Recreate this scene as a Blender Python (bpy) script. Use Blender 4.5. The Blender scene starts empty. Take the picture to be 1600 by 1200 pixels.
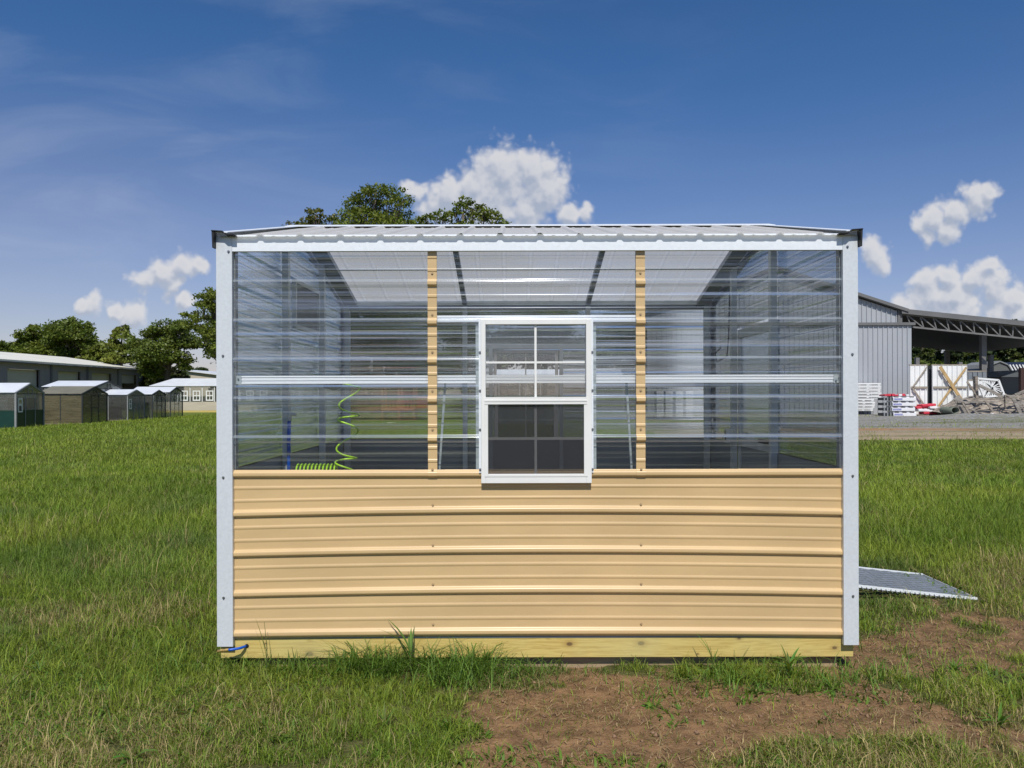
import bpy, math, random
import numpy as np
from mathutils import Vector, Matrix
R = math.radians
random.seed(7)
S = bpy.context.scene
COL = S.collection

# ------------------------------------------------------------------ camera, sky, sun, exposure
CAMY, CAMZ, F, HOR = -4.35, 1.54, 1200.0, 615.0
cam = bpy.data.cameras.new('camera'); cam_o = bpy.data.objects.new('camera', cam); COL.objects.link(cam_o)
cam.sensor_width = 36; cam.lens = 27.0; cam.shift_y = 15 / 1600; cam.clip_end = 3000; cam.clip_start = .05
cam_o.rotation_euler = (R(90), R(0.15), 0); cam_o.location = (0, CAMY, CAMZ)
S.camera = cam_o
S.render.resolution_x = 1024; S.render.resolution_y = 768
S.render.engine = 'CYCLES'
S.cycles.transparent_max_bounces = 24
S.cycles.max_bounces = 8
S.cycles.diffuse_bounces = 3
S.cycles.caustics_reflective = False; S.cycles.caustics_refractive = False
S.view_settings.view_transform = 'Standard'; S.view_settings.look = 'None'
S.view_settings.exposure = 0.0; S.view_settings.gamma = 1.0

SUN = Vector((0.02, -1.0, 1.24)).normalized()
ld = bpy.data.lights.new('sun', 'SUN'); ld.energy = 4.2; ld.angle = R(0.53); ld.color = (1.0, 0.955, 0.88)
lo = bpy.data.objects.new('sun', ld); COL.objects.link(lo)
lo.rotation_euler = (-SUN).to_track_quat('-Z', 'Y').to_euler(); lo.location = (-5, -20, 25)

def node(nt, typ, ins=None, **kw):
    n = nt.nodes.new(typ)
    for k, v in kw.items(): setattr(n, k, v)
    if ins:
        for k, v in ins.items():
            if isinstance(v, bpy.types.NodeSocket): nt.links.new(v, n.inputs[k])
            else: n.inputs[k].default_value = v
    return n
def mth(nt, op, a, b=0.0, c=0.0, clamp=False):
    n = nt.nodes.new('ShaderNodeMath'); n.operation = op; n.use_clamp = clamp
    for i, v in enumerate((a, b, c)):
        if isinstance(v, bpy.types.NodeSocket): nt.links.new(v, n.inputs[i])
        else: n.inputs[i].default_value = v
    return n.outputs[0]
def mixc(nt, f, a, b, typ='MIX'):
    n = nt.nodes.new('ShaderNodeMix'); n.data_type = 'RGBA'; n.blend_type = typ
    for s, v in ((n.inputs[0], f), (n.inputs[6], a), (n.inputs[7], b)):
        if isinstance(v, bpy.types.NodeSocket): nt.links.new(v, s)
        elif isinstance(v, (int, float)): s.default_value = v
        else: s.default_value = (*v[:3], 1)
    return n.outputs[2]
def smooth(nt, v, a, b):
    n = nt.nodes.new('ShaderNodeMapRange'); n.interpolation_type = 'SMOOTHSTEP'
    nt.links.new(v, n.inputs[0]); n.inputs[1].default_value = a; n.inputs[2].default_value = b
    return n.outputs[0]

w = bpy.data.worlds.new("World"); S.world = w; w.use_nodes = True
wt = w.node_tree; wt.nodes.clear()
sky = node(wt, 'ShaderNodeTexSky', sky_type='NISHITA', sun_disc=False)
sky.sun_elevation = math.asin(SUN.z); sky.sun_rotation = math.atan2(SUN.x, SUN.y)
sky.air_density = 1.0; sky.dust_density = 0.6; sky.ozone_density = 2.2; sky.altitude = 200
# clouds: soft clumps in the direction of view over the field (u = x/y, v = z/y on the sky)
CL = [(790,275,48),(745,288,36),(835,270,44),(855,303,36),(700,300,30),(655,300,20),(770,315,52),(830,330,42),(890,338,22),(915,335,16),(680,325,30),(640,292,14),
 (285,415,24),(255,425,28),(228,440,20),(312,410,18),(272,447,20),(292,467,16),(150,476,20),(133,480,14),(207,489,20),(180,487,13),
 (1522,315,30),(1490,332,28),(1460,347,24),(1440,352,16),(1545,303,18),(1485,362,22),(1450,372,15),(1365,397,26),(1380,412,18),
 (1450,440,24),(1480,435,20),(1450,465,30),(1490,467,30),(1545,415,15),(1530,437,24),(1555,452,24),(1582,472,24),(1500,487,38),(1560,492,34),(1600,492,30),(1418,482,20),(1650,480,40),(1730,430,70)]
gr = bpy.data.node_groups.new('cloud_field', 'ShaderNodeTree')
gr.interface.new_socket('P', in_out='INPUT', socket_type='NodeSocketVector')
gr.interface.new_socket('D', in_out='OUTPUT', socket_type='NodeSocketFloat')
gi = gr.nodes.new('NodeGroupInput'); go = gr.nodes.new('NodeGroupOutput')
warp = node(gr, 'ShaderNodeTexNoise', {'Vector': gi.outputs[0], 'Scale': 22.0, 'Detail': 3.0}, noise_dimensions='2D')
wv = node(gr, 'ShaderNodeVectorMath', {0: warp.outputs['Color'], 1: (-.5, -.5, -.5)}, operation='ADD')
wv = node(gr, 'ShaderNodeVectorMath', {0: wv.outputs[0], 'Scale': .022}, operation='SCALE')
wp = node(gr, 'ShaderNodeVectorMath', {0: gi.outputs[0], 1: wv.outputs[0]}, operation='ADD')
acc = None
for (px, py, r) in CL:
    dn = node(gr, 'ShaderNodeVectorMath', {0: wp.outputs[0], 1: ((px-800)/F, (HOR-py)/F, 0)}, operation='DISTANCE')
    v = mth(gr, 'MULTIPLY_ADD', dn.outputs['Value'], -F/(r*1.10), 1.0)
    acc = v if acc is None else mth(gr, 'SMOOTH_MAX', acc, v, 0.35)
nz = node(gr, 'ShaderNodeTexNoise', {'Vector': gi.outputs[0], 'Scale': 15.0, 'Detail': 8.0, 'Roughness': .58}, noise_dimensions='2D')
bw = node(gr, 'ShaderNodeTexNoise', {'Vector': gi.outputs[0], 'Scale': 60.0, 'Detail': 3.0}, noise_dimensions='2D')
bwv = node(gr, 'ShaderNodeVectorMath', {0: bw.outputs['Color'], 'Scale': .010}, operation='SCALE')
bpv = node(gr, 'ShaderNodeVectorMath', {0: gi.outputs[0], 1: bwv.outputs[0]}, operation='ADD')
b1 = node(gr, 'ShaderNodeTexVoronoi', {'Vector': bpv.outputs[0], 'Scale': 42.0}, feature='SMOOTH_F1', voronoi_dimensions='2D'); b1.inputs['Smoothness'].default_value = .5
b2 = node(gr, 'ShaderNodeTexVoronoi', {'Vector': bpv.outputs[0], 'Scale': 105.0}, feature='SMOOTH_F1', voronoi_dimensions='2D'); b2.inputs['Smoothness'].default_value = .5
nn = mth(gr, 'MULTIPLY_ADD', nz.outputs[0], .90, -.30)
nn = mth(gr, 'ADD', nn, mth(gr, 'MULTIPLY_ADD', b1.outputs['Distance'], -.50, .14))
nn = mth(gr, 'ADD', nn, mth(gr, 'MULTIPLY_ADD', b2.outputs['Distance'], -.30, .08))
gr.links.new(mth(gr, 'ADD', acc, nn), go.inputs[0])
tc = node(wt, 'ShaderNodeTexCoord')
sp = node(wt, 'ShaderNodeSeparateXYZ', {0: tc.outputs['Generated']})
yy = mth(wt, 'MAXIMUM', sp.outputs[1], .05)
U = mth(wt, 'DIVIDE', sp.outputs[0], yy); V = mth(wt, 'DIVIDE', sp.outputs[2], yy)
uv = node(wt, 'ShaderNodeCombineXYZ', {0: U, 1: V}).outputs[0]
g1 = node(wt, 'ShaderNodeGroup'); g1.node_tree = gr; wt.links.new(uv, g1.inputs[0])
off = node(wt, 'ShaderNodeVectorMath', {0: uv, 1: (.004, .013, 0)}, operation='ADD')
g2 = node(wt, 'ShaderNodeGroup'); g2.node_tree = gr; wt.links.new(off.outputs[0], g2.inputs[0])
dens = smooth(wt, g1.outputs[0], -0.16, 0.50)
lit = mth(wt, 'SUBTRACT', g1.outputs[0], g2.outputs[0])
lit = smooth(wt, lit, -0.50, 0.55)
body = smooth(wt, g1.outputs[0], 0.1, 1.3)
lit2 = mth(wt, 'MULTIPLY_ADD', body, -.30, mth(wt, 'MULTIPLY_ADD', lit, .95, .18), clamp=True)
fwd = mth(wt, 'GREATER_THAN', sp.outputs[1], .1)
cir = node(wt, 'ShaderNodeMapping', {'Vector': uv, 'Scale': (1.6, 6.5, 1), 'Rotation': (0, 0, R(-14))})
cn = node(wt, 'ShaderNodeTexNoise', {'Vector': cir.outputs[0], 'Scale': 1.7, 'Detail': 7.0, 'Roughness': .55, 'Distortion': .6})
cirm = smooth(wt, cn.outputs[0], .42, .82)
left = smooth(wt, U, .45, -.65)
low = smooth(wt, V, .52, .05)
cirm = mth(wt, 'MULTIPLY', mth(wt, 'MULTIPLY', cirm, fwd), mth(wt, 'MULTIPLY_ADD', left, .20, .015))
skyc = node(wt, 'ShaderNodeHueSaturation', {'Saturation': 1.0, 'Value': 1.0, 'Color': sky.outputs[0]}).outputs[0]
hyp = mth(wt, 'SQRT', mth(wt, 'ADD', mth(wt, 'MULTIPLY', sp.outputs[0], sp.outputs[0]), mth(wt, 'MULTIPLY_ADD', sp.outputs[1], sp.outputs[1], .0004)))
EL = mth(wt, 'DIVIDE', sp.outputs[2], hyp)
tint = mixc(wt, mth(wt, 'MULTIPLY', smooth(wt, EL, .04, .46), mth(wt, 'MULTIPLY_ADD', smooth(wt, EL, .8, 2.0), -.35, 1.0)), (.90,.80,.95), (.38,.67,.98))
tint = mixc(wt, mth(wt, 'MULTIPLY', mth(wt, 'MULTIPLY', smooth(wt, U, .1, -.7), fwd), smooth(wt, V, .5, .1)), tint, (.94, .83, .95))
skyc = mixc(wt, 1.0, skyc, tint, 'MULTIPLY')
skyc = mixc(wt, cirm, skyc, (6.3, 6.9, 8.2))
cloudc = mixc(wt, lit2, (3.9, 4.5, 5.7), (7.3, 7.3, 7.6))
allc = mixc(wt, mth(wt, 'MULTIPLY', mth(wt, 'MULTIPLY', dens, fwd), .93), skyc, cloudc)
bg = node(wt, 'ShaderNodeBackground', {'Color': allc, 'Strength': 0.095})
wo = node(wt, 'ShaderNodeOutputWorld'); wt.links.new(bg.outputs[0], wo.inputs[0])
w.cycles.sampling_method = 'MANUAL'; w.cycles.sample_map_resolution = 512

# ------------------------------------------------------------------ helpers
def P(px, py, d): return Vector(((px-800)/F*d, d+CAMY, CAMZ-(py-HOR)/F*d))
def gz(x, y):
    r = np.sqrt((np.asarray(x)-.15)**2 + (np.asarray(y)-1.5)**2)
    t = np.clip((r-5)/20, 0, 1); return -0.3*t*t*(3-2*t)
GF = -0.3
def tag(o, label=None, cat=None, group=None, kind=None):
    if label: o['label'] = label
    if cat: o['category'] = cat
    if group: o['group'] = group
    if kind: o['kind'] = kind
    return o
def thing(name, label, cat, loc=(0, 0, 0), rot=0, group=None):
    o = bpy.data.objects.new(name, None); COL.objects.link(o); o.location = loc; o.rotation_euler = (0, 0, rot)
    o.empty_display_size = .1
    return tag(o, label, cat, group)
def copy_tree(o, parent=None):
    c = o.copy(); COL.objects.link(c); c.parent = parent
    for ch in o.children: copy_tree(ch, c)
    return c
BOXF = [(0,3,2,1),(4,5,6,7),(0,1,5,4),(1,2,6,5),(2,3,7,6),(3,0,4,7)]
class MB:
    def __init__(s): s.v = []; s.f = []; s.col = None
    def add(s, vs, fs):
        b = len(s.v); s.v += [tuple(v) for v in vs]; s.f += [tuple(i+b for i in f) for f in fs]; return s
    def box(s, x0, x1, y0, y1, z0, z1):
        return s.add([(x0,y0,z0),(x1,y0,z0),(x1,y1,z0),(x0,y1,z0),(x0,y0,z1),(x1,y0,z1),(x1,y1,z1),(x0,y1,z1)], BOXF)
    def bar(s, a, b, wd, hg, up=(0,0,1)):
        a = Vector(a); b = Vector(b); d = (b-a).normalized(); up = Vector(up)
        if abs(d.dot(up)) > .98: up = Vector((0,1,0))
        sx = d.cross(up).normalized()*wd/2; sz = sx.cross(d).normalized()*hg/2
        return s.add([a-sx-sz, a+sx-sz, b+sx-sz, b-sx-sz, a-sx+sz, a+sx+sz, b+sx+sz, b-sx+sz], BOXF)
    def tube(s, pts, r, n=6, cap=True):
        pts = [Vector(p) for p in pts]; rs = r if isinstance(r, (list, tuple)) else [r]*len(pts)
        b = len(s.v); pr = None
        for i, p in enumerate(pts):
            d = (pts[min(i+1, len(pts)-1)]-pts[max(i-1, 0)]).normalized()
            if pr is None: pr = d.orthogonal().normalized()
            pr = (pr - d*pr.dot(d)); pr = pr.normalized() if pr.length > 1e-6 else d.orthogonal().normalized()
            q = d.cross(pr)
            for k in range(n):
                a = 2*math.pi*k/n; s.v.append(tuple(p+(pr*math.cos(a)+q*math.sin(a))*rs[i]))
        for i in range(len(pts)-1):
            for k in range(n):
                s.f.append((b+i*n+k, b+i*n+(k+1) % n, b+(i+1)*n+(k+1) % n, b+(i+1)*n+k))
        if cap:
            s.f.append(tuple(b+k for k in range(n))[::-1]); e = b+(len(pts)-1)*n; s.f.append(tuple(e+k for k in range(n)))
        return s
    def poly(s, pts, thick):       # planar polygon with thickness vector
        n = len(pts); t = Vector(thick); a = [Vector(p) for p in pts]
        fs = [tuple(range(n))[::-1], tuple(range(n, 2*n))] + [(i, (i+1) % n, n+(i+1) % n, n+i) for i in range(n)]
        return s.add(a+[p+t for p in a], fs)
    def build(s, name, mat, parent=None, smooth=False, bevel=0):
        off = Vector((0,0,0)); inv = None
        if parent is None:
            a = np.array(s.v); off = Vector(((a[:,0].min()+a[:,0].max())/2, (a[:,1].min()+a[:,1].max())/2, a[:,2].min())); vs = [tuple(Vector(v)-off) for v in s.v]
        else:
            rt = parent
            while rt.parent: rt = rt.parent
            m = (Matrix.Translation(rt.location) @ Matrix.Rotation(rt.rotation_euler.z, 4, 'Z')).inverted() if not rt.get('local') else None
            vs = [tuple(m @ Vector(v)) for v in s.v] if m is not None else s.v
            if rt.data is not None: pass
        me = bpy.data.meshes.new(name); me.from_pydata(vs, [], s.f)
        if smooth: me.shade_smooth()
        me.materials.append(mat); me.update()
        o = bpy.data.objects.new(name, me); COL.objects.link(o)
        if parent is not None: o.parent = parent
        else: o.location = off
        if bevel:
            md = o.modifiers.new('bevel', 'BEVEL'); md.width = bevel; md.segments = 2; md.limit_method = 'ANGLE'
        return o
def box(name, mat, parent, *b, bevel=0): return MB().box(*b).build(name, mat, parent, bevel=bevel)

# ------------------------------------------------------------------ materials
def newmat(name):
    m = bpy.data.materials.new(name); m.use_nodes = True; nt = m.node_tree; nt.nodes.clear()
    out = nt.nodes.new('ShaderNodeOutputMaterial'); return m, nt, out
def pbr(name, c, rough=.5, metal=0, var=.12, scale=6, stretch=(1,1,1), bump=0, bscale=60, spec=.5, c2=None, detail=6, coat=0):
    m, nt, out = newmat(name)
    g = node(nt, 'ShaderNodeNewGeometry')
    mp = node(nt, 'ShaderNodeMapping', {'Vector': g.outputs['Position'], 'Scale': stretch})
    n = node(nt, 'ShaderNodeTexNoise', {'Vector': mp.outputs[0], 'Scale': float(scale), 'Detail': float(detail), 'Roughness': .6})
    f = smooth(nt, n.outputs[0], .3, .7)
    lo_ = c2 or tuple(x*(1-var) for x in c); hi = tuple(min(1, x*(1+var*.6)) for x in c) if not c2 else c
    cc = mixc(nt, f, lo_, hi)
    b = node(nt, 'ShaderNodeBsdfPrincipled', {'Base Color': cc, 'Roughness': rough, 'Metallic': metal, 'Specular IOR Level': spec, 'Coat Weight': coat, 'Coat Roughness': .22})
    rr = mth(nt, 'MULTIPLY_ADD', n.outputs[0], .2, rough-.1); nt.links.new(rr, b.inputs['Roughness'])
    if bump:
        n2 = node(nt, 'ShaderNodeTexNoise', {'Vector': mp.outputs[0], 'Scale': float(bscale), 'Detail': 4.0})
        bp = node(nt, 'ShaderNodeBump', {'Height': n2.outputs[0], 'Strength': bump, 'Distance': .01}); nt.links.new(bp.outputs[0], b.inputs['Normal'])
    nt.links.new(b.outputs[0], out.inputs[0]); return m
def clear(name, tint=(.94,.97,.98), r0=.09, haze=.05, hazec=(.72,.8,.9), bump=.25, bscale=(.5,.5,70), rough=.06, power=4.0, refr=0.0, ribhaze=0.0, streak=0.0):
    m, nt, out = newmat(name)
    g = node(nt, 'ShaderNodeNewGeometry')
    mp = node(nt, 'ShaderNodeMapping', {'Vector': g.outputs['Position'], 'Scale': bscale})
    n = node(nt, 'ShaderNodeTexNoise', {'Vector': mp.outputs[0], 'Scale': 1.0, 'Detail': 5.0, 'Roughness': .6})
    bp = node(nt, 'ShaderNodeBump', {'Height': n.outputs[0], 'Strength': bump, 'Distance': .01})
    lw = node(nt, 'ShaderNodeLayerWeight', {'Blend': .5, 'Normal': bp.outputs[0]})
    fr = mth(nt, 'POWER', lw.outputs['Facing'], power)
    if streak:
        sm = node(nt, 'ShaderNodeMapping', {'Vector': g.outputs['Position'], 'Scale': (.22, .22, 42)})
        sn_ = node(nt, 'ShaderNodeTexNoise', {'Vector': sm.outputs[0], 'Scale': 1.0, 'Detail': 6.0, 'Roughness': .7})
        sk_ = smooth(nt, sn_.outputs[0], .42, .70)
        fr = mth(nt, 'MULTIPLY', mth(nt, 'MULTIPLY_ADD', fr, .9-r0, mth(nt, 'MULTIPLY_ADD', sk_, r0*streak, r0*.5)), mth(nt, 'MULTIPLY_ADD', sk_, .9, .6), clamp=True)
    else: fr = mth(nt, 'MULTIPLY_ADD', fr, .9-r0, r0, clamp=True)
    tr = node(nt, 'ShaderNodeBsdfTransparent', {'Color': (*tint, 1)})
    gl = node(nt, 'ShaderNodeBsdfGlossy', {'Color': (.95,.97,1,1), 'Roughness': rough, 'Normal': bp.outputs[0]})
    df = node(nt, 'ShaderNodeBsdfDiffuse', {'Color': (*hazec, 1)}); tl = node(nt, 'ShaderNodeBsdfTranslucent', {'Color': (*hazec, 1)})
    hz = node(nt, 'ShaderNodeMixShader', {0: .5, 1: df.outputs[0], 2: tl.outputs[0]})
    hf = mth(nt, 'MULTIPLY', n.outputs[0], haze*2)
    if ribhaze:
        nz__ = node(nt, 'ShaderNodeSeparateXYZ', {0: g.outputs['Normal']}); ab = mth(nt, 'ABSOLUTE', nz__.outputs[2])
        hf = mth(nt, 'ADD', hf, mth(nt, 'MULTIPLY', smooth(nt, ab, .07, .55), ribhaze), clamp=True)
    a = node(nt, 'ShaderNodeMixShader', {0: hf, 1: tr.outputs[0], 2: hz.outputs[0]})
    last = a
    if streak:
        a = last = node(nt, 'ShaderNodeMixShader', {0: mth(nt, 'MULTIPLY', smooth(nt, sn_.outputs[0], .5, .72), .14), 1: a.outputs[0], 2: hz.outputs[0]})  # whitish bands paint in the sky streaks reflected along the sheet
    if refr:
        rf = node(nt, 'ShaderNodeBsdfRefraction', {'Color': (*tint, 1), 'IOR': 1.25, 'Roughness': .03, 'Normal': bp.outputs[0]})
        last = node(nt, 'ShaderNodeMixShader', {0: refr, 1: a.outputs[0], 2: rf.outputs[0]})
    b = node(nt, 'ShaderNodeMixShader', {0: fr, 1: last.outputs[0], 2: gl.outputs[0]})
    nt.links.new(b.outputs[0], out.inputs[0]); return m
M = {}
M['galv'] = pbr('galvanised_trim', (.66,.695,.725), .42, .12, .05, 60, (1,1,1), .03, 300)
M['fascia'] = pbr('fascia_steel', (.80,.84,.88), .40, .05, .04, 40)
M['rail'] = pbr('aluminium_rail', (.93,.95,.97), .35, .0, .04, 3, (1,1,30))
M['stud'] = pbr('stud_steel', (.50,.56,.57), .45, .3, .12, 8)
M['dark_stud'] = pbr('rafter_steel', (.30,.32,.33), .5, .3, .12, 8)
M['tan'] = pbr('tan_paint', (.63,.445,.222), .40, 0, .09, 1.1, (1,1,4), 0, 9, .5, coat=.35)
M['liner'] = pbr('liner_grey', (.20,.23,.25), .45, .1, .1, 3)
M['white'] = pbr('white_vinyl', (.80,.80,.77), .4, 0, .03, 5)
M['whitem'] = pbr('white_metal', (.80,.81,.80), .4, .0, .08, .6)
M['black'] = pbr('black_cap', (.012,.012,.013), .5)
M['screw'] = pbr('screw_steel', (.30,.31,.32), .3, .8, .1, 50)
M['screw_tan'] = pbr('screw_tan', (.50,.36,.20), .35, .2, .1, 50)
M['clear'] = clear('clear_polycarbonate', tint=(.95,.965,.975), r0=.05, haze=.012, bump=.06, bscale=(.10,.10,75), rough=.16, ribhaze=.36, refr=.0, streak=5.0)
M['clear_back'] = clear('clear_polycarbonate_back', tint=(.93,.95,.96), r0=.05, haze=.03, bump=.25, bscale=(.10,.10,75), rough=.10, ribhaze=.36, refr=.72, streak=4.0)
for n_ in M['clear_back'].node_tree.nodes:
    if n_.type == 'BSDF_REFRACTION': n_.inputs['Roughness'].default_value = .09; n_.inputs['IOR'].default_value = 1.22
M['clear_side'] = clear('clear_polycarbonate_side', tint=(.86,.90,.93), r0=.07, haze=.02, bump=.5, bscale=(.12,.12,60), rough=.12, power=2.2, ribhaze=.16, refr=.55, streak=4.0)
for n_ in M['clear_side'].node_tree.nodes:
    if n_.type == 'BSDF_REFRACTION': n_.inputs['Roughness'].default_value = .06; n_.inputs['IOR'].default_value = 1.2
M['pane'] = clear('window_pane', tint=(.93,.94,.94), r0=.07, haze=.012, bump=.0, rough=.01)
M['hose_green'] = pbr('green_hose', (.38,.66,.02), .3)
M['hose_blue'] = pbr('blue_pipe', (.005,.09,.48), .35)
M['brass'] = pbr('brass', (.66,.45,.16), .28, .9, .25, 120)
# insect screen
m, nt, out = newmat('insect_screen'); tr = node(nt, 'ShaderNodeBsdfTransparent'); df = node(nt, 'ShaderNodeBsdfDiffuse', {'Color': (.05,.05,.053,1)})
mx = node(nt, 'ShaderNodeMixShader', {0: .42, 1: tr.outputs[0], 2: df.outputs[0]}); nt.links.new(mx.outputs[0], out.inputs[0]); M['screen'] = m
# roof polycarbonate (opal)
def opal(name, col, tr_amt=.3):
    m, nt, out = newmat(name)
    g = node(nt, 'ShaderNodeNewGeometry'); n = node(nt, 'ShaderNodeTexNoise', {'Vector': g.outputs['Position'], 'Scale': 3.0, 'Detail': 5.0})
    cc = mixc(nt, n.outputs[0], tuple(x*.94 for x in col), col)
    df = node(nt, 'ShaderNodeBsdfDiffuse', {'Color': cc}); tl = node(nt, 'ShaderNodeBsdfTranslucent', {'Color': cc})
    a = node(nt, 'ShaderNodeMixShader', {0: .46, 1: df.outputs[0], 2: tl.outputs[0]})
    t = node(nt, 'ShaderNodeBsdfTransparent', {'Color': (.95,.97,.98,1)})
    b = node(nt, 'ShaderNodeMixShader', {0: tr_amt, 1: a.outputs[0], 2: t.outputs[0]})
    lw = node(nt, 'ShaderNodeLayerWeight', {'Blend': .5}); fr = mth(nt, 'MULTIPLY_ADD', mth(nt, 'POWER', lw.outputs['Facing'], 4.0), .22, .05)
    gl = node(nt, 'ShaderNodeBsdfGlossy', {'Roughness': .30, 'Color': (.95,.97,1,1)})
    c = node(nt, 'ShaderNodeMixShader', {0: fr, 1: b.outputs[0], 2: gl.outputs[0]})
    nt.links.new(c.outputs[0], out.inputs[0]); return m
M['roof'] = opal('opal_roof', (.98,.955,.91), .09)
# treated pine
m, nt, out = newmat('treated_pine')
g = node(nt, 'ShaderNodeNewGeometry')
mp = node(nt, 'ShaderNodeMapping', {'Vector': g.outputs['Position'], 'Scale': (1.3, 10, 26)})
wv = node(nt, 'ShaderNodeTexNoise', {'Vector': mp.outputs[0], 'Scale': 1.6, 'Detail': 5.0, 'Distortion': 1.2})
rings = mth(nt, 'SINE', mth(nt, 'MULTIPLY', wv.outputs[0], 34))
sxyz = node(nt, 'ShaderNodeSeparateXYZ', {0: g.outputs['Position']})
knot = halo = None
for kx, kz, ks in ((.323,.118,1.0),(.729,.121,1.1),(1.827,.093,.8),(1.285,.147,.6),(-1.153,.065,1.3),(-.62,.10,.5),(-1.40,.125,.4),(1.05,.06,.35)):
    dv = node(nt, 'ShaderNodeVectorMath', {0: node(nt, 'ShaderNodeCombineXYZ', {0: mth(nt, 'MULTIPLY', mth(nt, 'SUBTRACT', sxyz.outputs[0], kx), .62), 1: mth(nt, 'SUBTRACT', sxyz.outputs[2], kz)}).outputs[0]}, operation='LENGTH').outputs['Value']
    a_ = smooth(nt, dv, .014*ks, .007*ks); h_ = smooth(nt, dv, .038*ks, .008*ks)
    knot = a_ if knot is None else mth(nt, 'MAXIMUM', knot, a_); halo = h_ if halo is None else mth(nt, 'MAXIMUM', halo, h_)
wv2 = node(nt, 'ShaderNodeTexNoise', {'Vector': mp.outputs[0], 'Scale': 4.5, 'Detail': 4.0})
rr = mth(nt, 'MULTIPLY', mth(nt, 'MULTIPLY_ADD', rings, .5, .5), mth(nt, 'MULTIPLY_ADD', wv2.outputs[0], 1.6, -.2), clamp=True)
rr = mth(nt, 'MAXIMUM', rr, mth(nt, 'MULTIPLY', halo, mth(nt, 'MULTIPLY_ADD', rings, .5, .5)))
cc = mixc(nt, mth(nt, 'MULTIPLY', rr, .8), (.64,.49,.155), (.40,.25,.055))
cc = mixc(nt, mth(nt, 'MULTIPLY', halo, .6), cc, (.38,.24,.07))
cc = mixc(nt, mth(nt, 'MULTIPLY', knot, .85), cc, (.10,.05,.02))
big = node(nt, 'ShaderNodeTexNoise', {'Vector': g.outputs['Position'], 'Scale': 2.2, 'Detail': 3.0})
cc = mixc(nt, mth(nt, 'MULTIPLY', smooth(nt, big.outputs[0], .4, .7), .35), cc, (.50,.48,.22))
b = node(nt, 'ShaderNodeBsdfPrincipled', {'Base Color': cc, 'Roughness': .7}); nt.links.new(b.outputs[0], out.inputs[0]); M['pine'] = m
M['oldwood'] = pbr('weathered_wood', (.30,.24,.19), .85, 0, .3, 4, (1,1,8), .4, 30, c2=(.16,.12,.09))
M['plywood'] = pbr('plywood_floor', (.30,.24,.17), .8, 0, .2, 3)
M['diamond'] = pbr('ramp_steel', (.42,.46,.52), .35, .5, .15, 20)

# ------------------------------------------------------------------ greenhouse geometry
GX0, GX1 = -1.663, 1.948          # outer faces of the corner trims
WX0, WX1 = -1.600, 1.890          # wall panels
DEP = 3.05
ZB, ZE = 0.156, 2.385
g_root = thing('greenhouse', 'large near greenhouse with tan ribbed lower wall, clear upper wall and white window', 'greenhouse', (.14, DEP/2, 0))
MAJ = [1.087,.861,.635,.408,.182]
MAJC = [2.386,2.167,1.946,1.727,1.5055,1.285]
def profile(majs, lo_, hi, pitch=.22, mh=.0165):
    pts = []
    for z in majs:
        for o, h in ((-.029,0),(-.023,.0),(-.020,.0018),(-.012,mh*.86),(-.0085,mh*.98),(-.004,mh),(.004,mh),(.0085,mh*.98),(.012,mh*.86),(.020,.0018),(.023,0),(.029,0)):
            pts.append((z+o, h))
        for k in (1, 2):
            c = z+pitch*k/3
            for o, h in ((-.013,0),(-.011,.0),(-.006,.0032),(0,.0036),(.006,.0032),(.011,0),(.013,0)): pts.append((c+o, h))
    pts = [p for p in pts if lo_ < p[0] < hi]
    pts += [(lo_, 0), (hi, 0)]
    pts.sort(); return pts
def sheet(pts, u0, u1, n, fn):
    mb = MB()
    for (s, h) in pts:
        a = u0(s) if callable(u0) else u0; b = u1(s) if callable(u1) else u1
        for i in range(n+1): mb.v.append(tuple(fn(a+(b-a)*i/n, s, h)))
    for j in range(len(pts)-1):
        for i in range(n): q = j*(n+1)+i; mb.f.append((q, q+1, q+n+2, q+n+1))
    return mb
def bow(x, z):
    t = (x-.145)/1.75; k = max(0.0, min(1.0, (1.06-z)/.15))*max(.35, min(1.0, (z+.1)/.5))
    return .021*(1-t*t)*k
# base
sk = box('base_board', M['pine'], g_root, -1.655, 1.932, .008, .046, .044, .154)
box('base_board', M['pine'], g_root, -1.655, 1.932, DEP-.046, DEP-.008, .044, .154)
for x in (-1.655, 1.894): box('base_board', M['pine'], g_root, x, x+.038, .048, DEP-.048, .044, .152)
M['runner'] = pbr('runner_wood', (.34,.25,.15), .85, 0, .3, 3, (1,1,8))
for y in (.052, 1.5, 2.9): box('skid_runner', M['runner'], g_root, -1.50 if y < 1 else -1.6, 1.86, y, y+.09, -.06, .0425)
box('floor', M['plywood'], g_root, -1.61, 1.89, .05, DEP-.05, .155, .175)
# lower siding, four sides + inner liner
pl = profile(MAJ, ZB, 1.112)
def sidefn(side):
    if side == 'front': return lambda u, s, h: (u, -h, s+bow(u, s))
    if side == 'back': return lambda u, s, h: (u, DEP+h, s)
    if side == 'left': return lambda u, s, h: (WX0-.02-h, u, s)
    return lambda u, s, h: (WX1+.02+h, u, s)
sheet(pl, WX0, WX1, 40, sidefn('front')).build('tan_siding', M['tan'], g_root, smooth=True)
sheet(pl, WX0, WX1, 4, sidefn('back')).build('tan_siding', M['tan'], g_root, smooth=True)
sheet(pl, .02, DEP-.02, 4, sidefn('left')).build('tan_siding', M['tan'], g_root, smooth=True)
D0, D1 = 1.20, 2.12               # door opening in the right gable
for a, b in ((.02, D0-.03), (D1+.03, DEP-.02)): sheet(pl, a, b, 3, sidefn('right')).build('tan_siding', M['tan'], g_root, smooth=True)
box('liner', M['liner'], g_root, WX0, WX1, .004, .006, ZB, 1.095)
box('liner', M['liner'], g_root, WX0, WX1, DEP-.006, DEP-.004, ZB, 1.105)
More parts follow.
